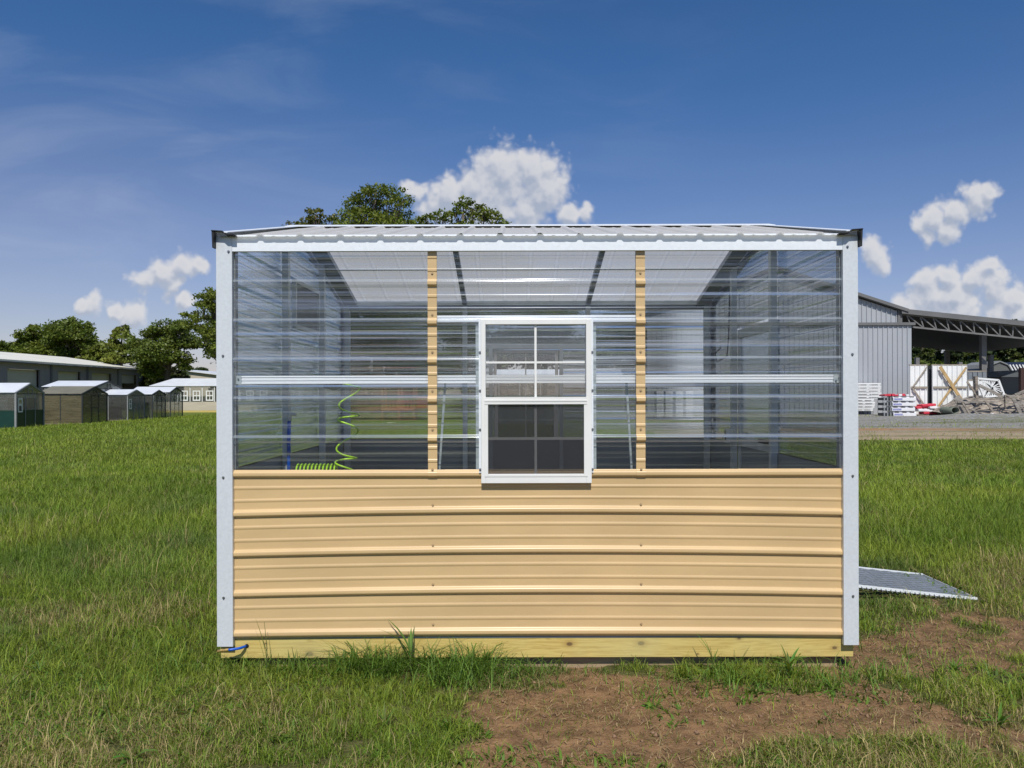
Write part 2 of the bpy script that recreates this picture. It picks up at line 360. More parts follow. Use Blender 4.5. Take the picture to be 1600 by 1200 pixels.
box('liner', M['liner'], g_root, WX0-.015, WX0-.013, .02, DEP-.02, ZB, 1.105)
for a, b in ((.02, D0-.03), (D1+.03, DEP-.02)): box('liner', M['liner'], g_root, WX1+.013, WX1+.015, a, b, ZB, 1.105)
# clear upper panels. roof slope
ZR = 2.80
def roofz(y): return ZE+.045 + (ZR-ZE-.045)*(1-abs(y-DEP/2)/(DEP/2))
pc = profile(MAJC, 1.106, ZE)
WIN = (-.170, .455)               # window opening
for a, b in ((WX0, WIN[0]-.005), (WIN[1]+.005, WX1)): sheet(pc, a, b, 12, sidefn('front')).build('clear_panel', M['clear'], g_root, smooth=True)
top = [p for p in pc if p[0] > 1.945]; sheet(top, WIN[0]-.005, WIN[1]+.005, 4, sidefn('front')).build('clear_panel', M['clear'], g_root, smooth=True)
for a, b in ((WX0, WIN[0]), (WIN[1], WX1)): sheet(pc, a, b, 4, sidefn('back')).build('clear_panel', M['clear_back'], g_root, smooth=True)
sheet(top, WIN[0], WIN[1], 2, sidefn('back')).build('clear_panel', M['clear_back'], g_root, smooth=True)
pg = profile(MAJC+[2.606], 1.106, ZR-.03)
def ylo(s): return .02 if s < ZE+.03 else DEP/2-(ZR-s)/(ZR-ZE-.045)*DEP/2+.02
def yhi(s): return DEP-ylo(s)
sheet(pg, ylo, yhi, 8, sidefn('left')).build('clear_panel', M['clear_side'], g_root, smooth=True)
sheet([p for p in pg if p[0] < 2.1], .02, D0-.03, 3, sidefn('right')).build('clear_panel', M['clear_side'], g_root, smooth=True)
sheet([p for p in pg if p[0] < 2.1], D1+.03, DEP-.02, 3, sidefn('right')).build('clear_panel', M['clear_side'], g_root, smooth=True)
sheet([p for p in pg if p[0] > 2.09], ylo, yhi, 8, sidefn('right')).build('clear_panel', M['clear_side'], g_root, smooth=True)
# corner trims (angle sections) and fascia
for x0, x1, sx in ((GX0, GX0+.089, 1), (GX1-.085, GX1, -1)):
    for yy0, yo in ((-.030, 1), (DEP+.030, -1)):
        mb = MB(); y0, y1 = sorted((yy0, yy0+yo*.003))
        mb.box(x0, x1, y0, y1, .12, 2.427)
        xs = (x0, x0+.003) if sx > 0 else (x1-.003, x1)
        ya, yb = sorted((yy0+yo*.003, yy0+yo*.10)); mb.box(*xs, ya, yb, .12, 2.427)
        xi = (x1-.003, x1) if sx > 0 else (x0, x0+.003)
        ya, yb = sorted((yy0+yo*.003, yy0+yo*.028)); mb.box(*xi, ya, yb, .12, 2.427)
        mb.build('corner_post', M['galv'], g_root, bevel=.001)
for y0, y1 in ((-.027, -.022), (DEP+.022, DEP+.027)):
    mb = MB().box(GX0+.0895, GX1-.0855, y0, y1, 2.345, 2.437); ya, yb = (y1, 0.0) if y0 < 0 else (DEP, y0)
    mb.box(GX0+.0895, GX1-.0855, min(ya,yb)+.0005, max(ya,yb)-.0005, 2.345, 2.349); mb.build('fascia', M['fascia'], g_root)
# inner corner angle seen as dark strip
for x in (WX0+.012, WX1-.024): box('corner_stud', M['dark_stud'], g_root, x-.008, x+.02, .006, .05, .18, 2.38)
for x in (WX0+.002, WX1-.047): box('corner_stud', M['stud'], g_root, x, x+.045, DEP-.05, DEP-.007, .18, 2.38)
# rails
def channel(x0, x1, y, z0, z1, n):
    mb = MB(); h = (z1-z0)/n
    for i in range(n): mb.box(x0, x1, y+(.004 if i % 2 else 0), y+.035, z0+i*h+.0006, z0+(i+1)*h-.0006)
    return mb
rl = channel(WX0+.03, WX1-.03, .022, 1.599, 1.645, 5).build('mid_rail', M['rail'], g_root)
for x in (WX0+.015, WX1-.06):
    bk = box('rail_bracket', M['stud'], g_root, x, x+.045, .017, .021, 1.597, 1.645)
    for dx, dz in ((.012,.012),(.03,.03)):
        MB().tube([(x+dx, .016, 1.597+dz), (x+dx, .010, 1.597+dz)], .005, 6).build('screw', M['screw'], bk)
channel(-.424, .703, .010, 1.946, 1.985, 3).build('header_rail', M['rail'], g_root)
for x in (-.45, .73): box('wall_stud', M['dark_stud'], g_root, x-.022, x+.022, .012, .055, .18, 2.36)
for x in (-.206, .457): box('wall_stud', M['stud'], g_root, x, x+.022, .020, .05, 1.0, 1.944)
for x0, x1 in ((-.385,-.43),(.66,.70)):
    MB().bar((x0, .08, 1.60), (x1, .12, 1.0), .012, .012).build('brace', M['stud'], g_root)
# back wall framing
box('mid_rail', M['rail'], g_root, WX0+.05, -.19, DEP-.045, DEP-.008, 1.60, 1.64)
box('mid_rail', M['rail'], g_root, .475, WX1-.05, DEP-.045, DEP-.008, 1.60, 1.64)
box('header_rail', M['stud'], g_root, -.45, .73, DEP-.05, DEP-.006, 1.97, 2.01)
box('eave_beam', M['stud'], g_root, WX0, WX1, DEP-.06, DEP-.004, 2.385, 2.425)
box('eave_beam', M['stud'], g_root, WX0, WX1, .004, .05, 2.385, 2.425)
for x in (-.45, .73): box('wall_stud', M['stud'], g_root, x-.022, x+.022, DEP-.055, DEP-.008, .18, 2.38)
for x in (-.22, .455): box('wall_stud', M['stud'], g_root, x, x+.035, DEP-.05, DEP-.007, .18, 1.97)
# gable framing
for X, sg in ((WX0-.008, 1), (WX1+.008, -1)):
    for y in ((1.05, 2.07) if sg > 0 else (D0-.03, D1+.03)):
        xs = sorted((X, X+sg*.045)); box('gable_stud', M['stud'], g_root, *xs, y-.025, y+.025, .18, roofz(y)-.03)
    xs = sorted((X, X+sg*.04))
    if sg > 0: box('gable_rail', M['stud'], g_root, xs[0], xs[0]+.02, .06, DEP-.06, 1.60, 1.64)
    else:
        for a, b in ((.06, D0-.06), (D1+.06, DEP-.06)): box('gable_rail', M['stud'], g_root, xs[1]-.02, xs[1], a, b, 1.60, 1.64)
# rafters
for x in (WX0+.03, -.45, .73, WX1-.03):
    wd = .12 if x in (WX0+.03, WX1-.03) else .042
    for s_ in (0, 1):
        ya, yb = (.0, DEP/2) if s_ == 0 else (DEP, DEP/2)
        a = Vector((x, ya, roofz(ya)-.035)); b = Vector((x, yb, roofz(yb)-.035))
        if x == WX0+.03: a.x += .03; b.x += .03
        if x == WX1-.03: a.x -= .03; b.x -= .03
        MB().bar(a, b, wd, .04).build('rafter', M['dark_stud'], g_root)
for y in (DEP/2-.75, DEP/2+.75, DEP/2):
    box('purlin', M['stud'], g_root, WX0, WX1, y-.02, y+.02, roofz(y)-.012-(.03 if y == DEP/2 else .0), roofz(y)-.008)
# roof sheets: ribs run up the slope
XR0, XR1 = -1.64, 1.93
rx = [-1.187+.2245*n for n in range(-1, 14)]
pr = profile(rx, XR0, XR1, pitch=.2245)
def rooffn(front):
    def f(u, s, h):
        # u: 0 eave .. 1 ridge
        y = -.052+(DEP/2+.052)*u; z = ZE+.052-.014+(ZR+.012-ZE-.052+.014)*u
        if not front: y = DEP-y
        return (s, y-(h*.25 if front else -h*.25), z+h)
    return f
sheet(pr, 0, 1, 6, rooffn(True)).build('roof_panel', M['roof'], g_root, smooth=True)
sheet(pr, 0, 1, 6, rooffn(False)).build('roof_panel', M['roof'], g_root, smooth=True)
# ridge cap
zt = ZR+.014+.021
mb = MB()
for sgn in (-1, 1):
    a, b = DEP/2, DEP/2+sgn*.15; sl = (ZR-ZE)/(DEP/2)
    vs = [(x, y, z) for x in (GX0-.03, GX1+.02) for (y, z) in ((a, zt), (b, zt-.15*sl), (b, zt-.15*sl-.004), (a, zt-.004))]
    mb.add(vs, [(0,1,2,3),(7,6,5,4),(0,4,5,1),(1,5,6,2),(2,6,7,3)])
mb.build('ridge_cap', M['fascia'], g_root)
# rake trims on the gables, ending in open caps painted black for their shaded inside
for X0, X1 in ((GX0-.012, GX0+.075), (GX1-.075, GX1+.012)):
    for sgn in (-1, 1):
        mb = MB(); ya = -.055 if sgn < 0 else DEP+.055
        for (xa, xb, dz0, dz1) in ((X0, X1, .020, .024), ((X0, X0+.003, -.06, .020) if X0 < 0 else (X1-.003, X1, -.06, .020))):
            z0 = 2.424; zr = ZR+.004
            vs = [(xa, ya, z0+dz0), (xb, ya, z0+dz0), (xb, DEP/2, zr+dz0), (xa, DEP/2, zr+dz0), (xa, ya, z0+dz1), (xb, ya, z0+dz1), (xb, DEP/2, zr+dz1), (xa, DEP/2, zr+dz1)]
            mb.add(vs, BOXF)
        mb.build('rake_trim', M['fascia'], g_root)
for sg, xc in ((-1, GX0), (1, GX1)):
    def X(o): return xc+sg*o
    mb = MB()
    prof = [(.010,2.456),(-.050,2.452),(-.068,2.434),(-.118,2.432)]
    for (a, za), (b, zb) in zip(prof[:-1], prof[1:]):
        vs = [(X(a), -.075, za), (X(b), -.075, zb), (X(b), -.025, zb), (X(a), -.025, za), (X(a), -.075, za-.005), (X(b), -.075, zb-.005), (X(b), -.025, zb-.005), (X(a), -.025, za-.005)]
        mb.add(vs, [(0,1,2,3),(7,6,5,4),(0,4,5,1),(1,5,6,2),(2,6,7,3),(3,7,4,0)])
    mb.poly([(X(.0098), -.070, 2.4505), (X(-.003), -.070, 2.4505), (X(.001), -.070, 2.362), (X(.006), -.070, 2.358)], (0, .045, 0))
    mb.build('eave_cap', M['black'], g_root)
# battens with screws
SCR = MB(); SCR.tube([(0,0,0),(0,-.0015,0)], .0075, 10).tube([(0,-.0015,0),(0,-.006,0)], .0048, 6)
proto_screw = None
def screw(parent, x, y, z, mat):
    global proto_screw
    rt = parent
    while rt.parent: rt = rt.parent
    key = mat.name
    if proto_screw is None: proto_screw = {}
    if key not in proto_screw:
        me = bpy.data.meshes.new('screw'); me.from_pydata(SCR.v, [], SCR.f); me.materials.append(mat); proto_screw[key] = me
    o = bpy.data.objects.new('screw', proto_screw[key]); COL.objects.link(o); o.parent = parent
    o.location = (x-rt.location.x, y-rt.location.y, z-rt.location.z)
    o.rotation_euler = (0, random.random()*3, 0); return o
def zw(py): return CAMZ-(py-HOR)/F*4.35
pb = profile(MAJC+[1.087], 1.063, 2.344)
for xc in (-.450, .7285):
    mb = sheet(pb, xc-.026, xc+.026, 1, lambda u, s, h: (u, -h-.003, s))
    mb2 = sheet(pb, xc-.026, xc+.026, 1, lambda u, s, h: (u, -h-.001, s)); n0 = len(mb.v)
    mb.add(mb2.v, [f[::-1] for f in mb2.f]); n = len(pb)
    for j in range(n-1):
        for c in (0, 1): mb.f.append((2*j+c, 2*j+2+c, n0+2*j+2+c, n0+2*j+c))
    bt = mb.build('tan_batten', M['tan'], g_root)
    for py in (427, 491.6, 550, 610.5, 671, 733): screw(bt, xc, -.0035 if py < 720 else -.016, zw(py), M['screw_tan'])
    for py in (792, 855, 916, 978.5): screw(g_root, xc, -.001, zw(py)+.012, M['screw_tan'])
for x, pys in ((-1.625, (555, 745, 933)), (-1.592, (392,)), (1.915, (555, 745, 933)), (1.889, (387,))):
    for py in pys: screw(g_root, x, -.031, CAMZ-(py-HOR)/F*4.32, M['screw'])

# window (front and a copy in the back wall)
def frame_ring(x0, x1, z0, z1, wl, wr, wb, wt_, y0, y1):
    return MB().box(x0, x0+wl, y0, y1, z0, z1).box(x1-wr, x1, y0, y1, z0, z1).box(x0+wl, x1-wr, y0, y1, z0, z0+wb).box(x0+wl, x1-wr, y0, y1, z1-wt_, z1)
def make_window(parent, y, out=-1, nscrew=True):
    k = out
    def Y(a, b): return tuple(sorted((y+k*a, y+k*b)))
    x0, x1, z0, z1 = -.174, .447, zw(754), zw(499.5)
    wn = frame_ring(x0, x1, z0, z1, .026, .030, .050, .030, *Y(.0, .036)).build('window', M['white'], parent, bevel=.002)
    x = lambda px: (px-800)/F*4.32
    frame_ring(x(757), x(918), zw(744), zw(627.6), .020, .021, .016, .004, *Y(.002, .0385)).build('lower_sash', M['white'], wn, bevel=.0015)
    MB().box(x(757), x(917), *Y(.004, .041), zw(631.5), zw(620.5)).box(x(757), x(917), *Y(.0412, .0435), zw(627.2), zw(624.8)).build('meeting_rail', M['white'], wn)
    MB().box(x(835.3), x(838.7), *Y(.012, .022), zw(620.3), zw(506.5)).build('muntin', M['white'], wn)
    MB().box(x(759.5), x(835.2), *Y(.012, .022), zw(568), zw(565)).box(x(838.8), x(914), *Y(.012, .022), zw(568), zw(565)).build('muntin', M['white'], wn)
    MB().box(x(835.0), x(838.8), *Y(.012, .020), zw(740), zw(632)).build('muntin', M['white'], wn)
    MB().box(x(762), x(834.9), *Y(.012, .020), zw(687), zw(683)).box(x(838.9), x(912), *Y(.012, .020), zw(687), zw(683)).build('muntin', M['white'], wn)
    MB().box(x(758), x(916), *Y(.016, .018), zw(621), zw(509)).build('glass', M['pane'], wn)
    MB().box(x(760), x(914), *Y(.009, .010), zw(742), zw(630)).build('glass', M['pane'], wn)
    MB().box(x(762), x(912), *Y(.028, .0285), zw(741), zw(631)).build('insect_screen', M['screen'], wn)
    if nscrew:
        for sx, fa, fb in ((x0-.006, x0-.013, x0-.001), (x1+.005, x1+.001, x1+.011)):
            fl = MB().box(fa, fb, *Y(.0225, .0245), zw(738), z1).build('nailing_flange', M['fascia'], wn)
            for py in (551, 610.5, 671, 733): screw(fl, sx, y+k*.025, zw(py), M['screw'])
    return wn
make_window(g_root, -.0, -1)
make_window(g_root, DEP, 1, False)
# shutter vent in the left gable
vt = frame_ring(1.22, 1.92, 2.02, 2.38, .03, .03, .03, .03, 0, .03)
mb = MB()
for (a, b, c) in vt.v: mb.v.append((WX0+.005+b, a, c))
mb.f = vt.f; vt = mb.build('shutter_vent', M['stud'], g_root)
mb = MB()
for i in range(22):
    y = 1.27+i*.028; mb.box(WX0+.012, WX0+.026, y, y+.012, 2.05, 2.35)
mb.build('slat', M['dark_stud'], vt)
# door in right gable
dr = MB(); dx0, dx1 = WX1+.012, WX1+.045
dr.box(dx0, dx1, D0, D0+.06, .19, 2.07).box(dx0, dx1, D1-.06, D1, .19, 2.07).box(dx0, dx1, D0+.06, D1-.06, .19, .27).box(dx0, dx1, D0+.06, D1-.06, 2.0, 2.07).box(dx0, dx1, D0+.06, D1-.06, 1.10, 1.17)
dr = dr.build('door', M['stud'], g_root)
MB().box(dx0+.012, dx0+.018, D0+.06, D1-.06, 1.17, 2.0).build('door_glass', M['clear_side'], dr)
MB().box(dx0+.010, dx0+.016, D0+.06, D1-.06, .27, 1.10).build('door_panel', M['liner'], dr)
MB().box(dx0-.05, dx0-.001, D0+.10, D0+.13, 1.165, 1.195).box(dx0-.05, dx0-.035, D0+.13, D0+.24, 1.165, 1.195).build('door_handle', M['black'], dr)
# ramp
rr_ = thing('ramp', 'grey open mesh metal ramp lying on the grass at the right side of the greenhouse', 'ramp', (2.0, 1.75, 0))
Y0, Y1, XA, XB, ZA, ZBt = 1.37, 2.13, 1.965, 3.46, .168, .002
def rp(x, y): return (x, y, ZA+(ZBt-ZA)*(x-XA)/(XB-XA))
mb = MB()
mb.bar(rp(XA, Y0), rp(XB, Y0), .006, .022).bar(rp(XA, Y1), rp(XB, Y1), .006, .022).bar(rp(XA, Y0), rp(XA, Y1), .006, .022).bar(rp(XB, Y0), rp(XB, Y1), .006, .014)
mb.build('frame', M['fascia'], rr_)
mb = MB(); pit = .062
for fam in (0, 1):
    c = -3.0
    while c < 4:
        # lines y-Y0 = +-(x-XA)*.55 + c
        sl = .55 if fam == 0 else -.55
        ts = []
        xa, xb = XA, XB
        ya, yb = c, c+sl*(XB-XA)
        t0, t1 = 0.0, 1.0; H = Y1-Y0
        dy = yb-ya
        if dy > 0: t0 = max(t0, (0-ya)/dy); t1 = min(t1, (H-ya)/dy)
        else: t0 = max(t0, (H-ya)/dy); t1 = min(t1, (0-ya)/dy)
        if t1-t0 > .01:
            p = rp(xa+(xb-xa)*t0, Y0+ya+dy*t0); q = rp(xa+(xb-xa)*t1, Y0+ya+dy*t1)
            mb.bar(p, q, .009, .006)
        c += pit
mb.build('mesh_deck', M['diamond'], rr_)
mb = MB()
for i in range(42):
    x = XA+.02+i*.036; a = Vector(rp(x, Y0-.006)); mb.bar(a, a+Vector((.014, -.004, -.022)), .004, .004)
mb.build('edge_teeth', M['diamond'], rr_)
for y in (Y0+.12, Y1-.12): MB().bar(Vector(rp(XA, y))-Vector((0,0,.022)), Vector(rp(XB-.3, y))-Vector((0,0,.022)), .03, .03).build('stringer', M['black'], rr_)
# inside: coiled hose, bench, pipe, boxes
bench = thing('potting_bench', 'dark bench behind the tan wall inside the greenhouse, holding the green hose', 'bench', (-1.2, .35, .175))
box('bench_top', M['oldwood'], bench, -1.5, -.75, .1, .55, .93, .955)
for x in (-1.47, -.81):
    for y in (.13, .48): box('leg', M['stud'], bench, x, x+.035, y, y+.035, .175, .93)
pts = []
for i in range(220):
    t = i/219; a = i/220*2*math.pi*11
    pts.append((-1.31+.25*t, .33+.07*math.cos(a), 1.035+.078*math.sin(a)))
hx, hz = -1.04, 1.03
for i in range(1, 130):
    t = i/129; a = t*2*math.pi*4.2
    pts.append((hx+.02+.055*t+.062*math.sin(a), .33+.07*math.cos(a)-.1*t, hz-.02+.55*t+.03*math.sin(a*.5)))
pts.append((-.98, .10, 1.60)); 
hz_ = MB().tube(pts, .0055, 8).build('coiled_hose', M['hose_green'], None, smooth=True)
tag(hz_, 'lime green coiled hose hanging behind the clear left panel and heaped on the bench', 'hose')
nz_ = MB().tube([(-1.09, .10, 1.585), (-1.03, .10, 1.582), (-.985, .10, 1.592)], [.012, .02, .014], 8).build('spray_nozzle', M['black'], None, smooth=True)
tag(nz_, 'black and green spray nozzle tucked under the white mid rail above the coiled hose', 'nozzle')
bp_ = thing('water_pipe', 'upright blue water pipe beside the first stud of the left gable inside', 'pipe', (-1.545, .98, .18))
MB().tube([(-1.55, .985, .19), (-1.552, .985, 1.2), (-1.548, .985, 1.36)], .013, 8).build('pipe', M['hose_blue'], bp_, smooth=True)
MB().tube([(-1.548, .985, 1.355), (-1.545, .985, 1.42)], .016, 8).tube([(-1.56, .985, 1.40), (-1.50, .985, 1.40)], .010, 8).build('valve', M['stud'], bp_)
ho = thing('hose_connector', 'short blue hose with a brass fitting poking out of the wooden base', 'hose', (-1.6, -.03, .11))
MB().tube([(-1.512, .01, .112), (-1.518, -.012, .113), (-1.54, -.036, .112), (-1.580, -.046, .109), (-1.597, -.05, .108)], .0075, 10).build('hose', M['hose_blue'], ho, smooth=True)
MB().tube([(-1.590, -.05, .108), (-1.606, -.052, .107)], .0105, 6).tube([(-1.606, -.052, .107), (-1.622, -.053, .106)], .0085, 10).tube([(-1.622, -.053, .106), (-1.634, -.054, .105)], .0115, 6).tube([(-1.634, -.054, .105), (-1.652, -.055, .103)], .0078, 10).build('brass_fitting', M['brass'], ho)
MB().tube([(-1.508, .007, .112), (-1.508, .0065, .112)], .012, 12).build('grommet', M['black'], ho)
ob = thing('outlet_box', 'grey electrical outlet box on the stud by the door inside the greenhouse', 'outlet', (1.84, D1, 1.1))
box('box', M['stud'], ob, 1.80, 1.85, D1-.03, D1+.05, 1.12, 1.24, bevel=.003)
MB().box(1.798, 1.7995, D1-.01, D1+.03, 1.135, 1.17).box(1.798, 1.7995, D1-.01, D1+.03, 1.19, 1.225).build('socket', M['black'], ob)
cb = MB().tube([(1.83, .6+1.5, 2.38), (1.82, 2.1, 2.0), (1.80, 2.08, 1.85), (1.72, 2.08, 1.80), (1.70, 2.08, 1.87), (1.75, 2.08, 1.92)], .006, 6).build('power_cable', M['black'], None, smooth=True)
tag(cb, 'thin black cable looping down inside the right end of the greenhouse', 'cable')

# ------------------------------------------------------------------ ground
def hsh(ix, iy, s):
    n = (ix.astype(np.int64)*374761393 + iy.astype(np.int64)*668265263 + s*974711) & 0xffffffff
    n = ((n ^ (n >> 13))*1274126177) & 0xffffffff
    return ((n ^ (n >> 16)) & 0xffff)/65535.0
def vn(x, y, sc, s=0, octv=4):
    x = np.asarray(x, float)*sc; y = np.asarray(y, float)*sc; t = 0; a = 1; tot = 0
    for o in range(octv):
        ix = np.floor(x); iy = np.floor(y); fx = x-ix; fy = y-iy; fx = fx*fx*(3-2*fx); fy = fy*fy*(3-2*fy)
        v = (hsh(ix, iy, s+o)*(1-fx)+hsh(ix+1, iy, s+o)*fx)*(1-fy)+(hsh(ix, iy+1, s+o)*(1-fx)+hsh(ix+1, iy+1, s+o)*fx)*fy
        t = t+a*v; tot += a; a *= .5; x = x*2.03+5.1; y = y*2.03+1.7
    return t/tot
def ell(x, y, cx, cy, rx_, ry_): return np.clip(1.25-np.sqrt(((x-cx)/rx_)**2+((y-cy)/ry_)**2), 0, 1)
def dirtm(x, y):
    n = vn(x, y, 1.7, 3); n2 = vn(x, y, 6.0, 9)
    d = np.maximum(ell(x, y, .50, -.70, .80, .80)*1.5, ell(x, y, 1.15, -.50, 1.0, .50)*1.5)
    d = np.maximum(d, ell(x, y, 2.35, .15, .95, .55)*1.05)
    d = np.maximum(d, ell(x, y, 3.3, .6, .9, .45)*.75)
    d = np.maximum(d, ell(x, y, 2.6, -.9, .9, .5)*.65)
    d = np.maximum(d, ell(x, y, .2, 1.5, 1.75, 1.45)*1.2)
    d = d - ell(x, y, 1.45, -1.14, .55, .20)*1.7 - ell(x, y, 1.5, -.24, .60, .34)*1.05 - ell(x, y, 2.4, -.45, .5, .22)*.7
    reg = np.clip((np.asarray(x)+1.2)/1.2, 0, 1)*np.clip((3.0-np.asarray(y))/1.5, 0, 1)*np.clip((6-np.asarray(x))/2, 0, 1)
    return np.clip(d*1.15+(n-.5)*1.3*(.2+.8*reg)+(n2-.5)*1.15*(.3+.7*reg)+(vn(x, y, 22.0, 12, 2)-.5)*.7*reg+(vn(x, y, 3.2, 17)-.5)*1.3*reg-.18*(1-reg), 0, 1)
def gravm(x, y):          # yard of gravel at the back right
    d = np.asarray(y)-CAMY; e = (vn(x, y, .12, 21)-.5)*5+(vn(x, y, .6, 22)-.5)*1.5
    a = np.clip((d-29.5-e*.5)/1.2, 0, 1); b = np.clip((np.asarray(x)-4+e+np.clip(d-30, 0, 60)*-.02)/2.5, 0, 1)
    return a*b
def hgt(x, y):
    r = np.hypot(np.asarray(x)-.15, np.asarray(y)-1.5)
    b = (vn(x, y, 1.1, 40)-.5)*.06*np.clip(1-r/30, 0, 1)+(vn(x, y, 7, 41, 3)-.5)*.022*np.clip(1.3-r/8, 0, 1)
    under = np.clip(1.5-np.maximum(np.abs(np.asarray(x)-.14)/1.85, np.abs(np.asarray(y)-1.5)/1.6), 0, .5)*2
    return gz(x, y)+b-.015*under-.02*dirtm(x, y)
def axis(a, b, st, far):
    v = list(np.arange(a, b, st)); s = st; p = b
    while p < far: v.append(p); s *= 1.09; p += s
    s = st; p = a-st; w_ = []
    while p > -far: w_.append(p); s *= 1.09; p -= s
    return np.array(w_[::-1]+v)
def np_mesh(name, co, faces_flat, sizes, mat, attrs=None, smooth=False):
    me = bpy.data.meshes.new(name)
    me.vertices.add(len(co)); me.vertices.foreach_set('co', co.astype(np.float32).ravel())
    me.loops.add(len(faces_flat)); me.loops.foreach_set('vertex_index', faces_flat.astype(np.int32))
    st = np.concatenate(([0], np.cumsum(sizes)[:-1])).astype(np.int32)
    me.polygons.add(len(sizes)); me.polygons.foreach_set('loop_start', st)
    if smooth: me.polygons.foreach_set('use_smooth', np.ones(len(sizes), bool))
    me.update(calc_edges=True)
    for k, (ty, v) in (attrs or {}).items():
        at = me.attributes.new(k, ty, 'POINT'); at.data.foreach_set('color' if 'COLOR' in ty else 'value', v.astype(np.float32).ravel())
    me.materials.append(mat); me.validate()
    o = bpy.data.objects.new(name, me); COL.objects.link(o); return o
gxs = axis(-3.2, 4.6, .035, 900); gys = axis(-1.6, 2.2, .035, 900)
XX, YY = np.meshgrid(gxs, gys); ZZ = hgt(XX, YY)
co = np.stack([XX, YY, ZZ], -1).reshape(-1, 3); nx, ny = len(gxs), len(gys)
idx = np.arange(nx*ny).reshape(ny, nx); q = np.stack([idx[:-1,:-1], idx[:-1,1:], idx[1:,1:], idx[1:,:-1]], -1).reshape(-1, 4)
m, nt, out = newmat('soil_and_turf')
g = node(nt, 'ShaderNodeNewGeometry'); at = node(nt, 'ShaderNodeAttribute', attribute_name='dirt')
pos = g.outputs['Position']
n1 = node(nt, 'ShaderNodeTexNoise', {'Vector': pos, 'Scale': 9.0, 'Detail': 8.0, 'Roughness': .65}); n2 = node(nt, 'ShaderNodeTexNoise', {'Vector': pos, 'Scale': 90.0, 'Detail': 4.0})
n3 = node(nt, 'ShaderNodeTexNoise', {'Vector': pos, 'Scale': .35, 'Detail': 5.0})
soil = mixc(nt, smooth(nt, n1.outputs[0], .35, .68), (.130,.078,.040), (.29,.172,.088))
soil = mixc(nt, mth(nt, 'MULTIPLY', smooth(nt, n2.outputs[0], .5, .72), .5), soil, (.36,.24,.14))
turf = mixc(nt, smooth(nt, n2.outputs[0], .35, .7), (.050,.058,.016), (.13,.125,.045))
turf = mixc(nt, mth(nt, 'MULTIPLY', smooth(nt, n1.outputs[0], .55, .75), .6), turf, (.17,.125,.065))
far = mixc(nt, n3.outputs[0], (.11,.15,.022), (.17,.20,.045))
vd = node(nt, 'ShaderNodeVectorMath', {0: pos}, operation='LENGTH').outputs['Value']
turf = mixc(nt, smooth(nt, vd, 14, 55), turf, far)
cc = mixc(nt, smooth(nt, at.outputs['Fac'], .25, .6), turf, soil)
b = node(nt, 'ShaderNodeBsdfPrincipled', {'Base Color': cc, 'Roughness': .95, 'Specular IOR Level': .15})
hh = mth(nt, 'MULTIPLY_ADD', n2.outputs[0], .4, n1.outputs[0])
bm = node(nt, 'ShaderNodeBump', {'Height': hh, 'Strength': .8, 'Distance': .03}); nt.links.new(bm.outputs[0], b.inputs['Normal'])
nt.links.new(b.outputs[0], out.inputs[0])
go_ = np_mesh('ground', co, q.ravel(), np.full(len(q), 4), m, {'dirt': ('FLOAT', dirtm(co[:,0], co[:,1]))}, True); tag(go_, kind='structure')
# gravel yard, a sheet just above the field
xs = np.concatenate([np.arange(2, 70, .7), np.arange(70, 200, 5)]); ys = np.concatenate([np.arange(23, 62, .5), np.arange(62, 180, 4)])
XX, YY = np.meshgrid(xs, ys); ZZ = hgt(XX, YY)-.05+.06*gravm(XX, YY)
# mounded gravel near the debris
ZZ = ZZ+.35*np.exp(-(((XX-35)/7)**2+((YY-50)/2.4)**2))*(.6+.8*vn(XX, YY, .5, 61))
co = np.stack([XX, YY, ZZ], -1).reshape(-1, 3); nx, ny = len(xs), len(ys)
idx = np.arange(nx*ny).reshape(ny, nx); q = np.stack([idx[:-1,:-1], idx[:-1,1:], idx[1:,1:], idx[1:,:-1]], -1).reshape(-1, 4)
m, nt, out = newmat('gravel'); g = node(nt, 'ShaderNodeNewGeometry'); pos = g.outputs['Position']
vo = node(nt, 'ShaderNodeTexVoronoi', {'Vector': pos, 'Scale': 7.0}); ft = node(nt, 'ShaderNodeTexNoise', {'Vector': pos, 'Scale': 2.2, 'Detail': 9.0, 'Roughness': .75})
gr_ = mixc(nt, vo.outputs['Color'], (.10,.11,.115), (.40,.40,.385)); gr_ = mixc(nt, mth(nt, 'MULTIPLY', smooth(nt, ft.outputs[0], .4, .65), .7), gr_, (.27,.225,.165))
st = node(nt, 'ShaderNodeMapping', {'Vector': pos, 'Scale': (.05, .34, 1)}); sn = node(nt, 'ShaderNodeTexNoise', {'Vector': st.outputs[0], 'Scale': 1.0, 'Detail': 4.0, 'Distortion': .4})
wob = node(nt, 'ShaderNodeTexNoise', {'Vector': pos, 'Scale': .22, 'Detail': 6.0, 'Roughness': .65})
wsub = node(nt, 'ShaderNodeVectorMath', {0: node(nt, 'ShaderNodeVectorMath', {0: wob.outputs['Color'], 1: (-.5,-.5,-.5)}, operation='ADD').outputs[0], 'Scale': 16.0}, operation='SCALE')
cx = node(nt, 'ShaderNodeSeparateXYZ', {0: node(nt, 'ShaderNodeVectorMath', {0: pos, 1: wsub.outputs[0]}, operation='ADD').outputs[0]})
band = mth(nt, 'MULTIPLY', smooth(nt, cx.outputs[1], 29.0, 32.5), smooth(nt, cx.outputs[1], 40, 33.0))
red = mth(nt, 'MULTIPLY', band, smooth(nt, sn.outputs[0], .46, .60)); red = mth(nt, 'MULTIPLY', red, smooth(nt, ft.outputs[0], .25, .55))
gr_ = mixc(nt, red, gr_, (.36,.20,.095))
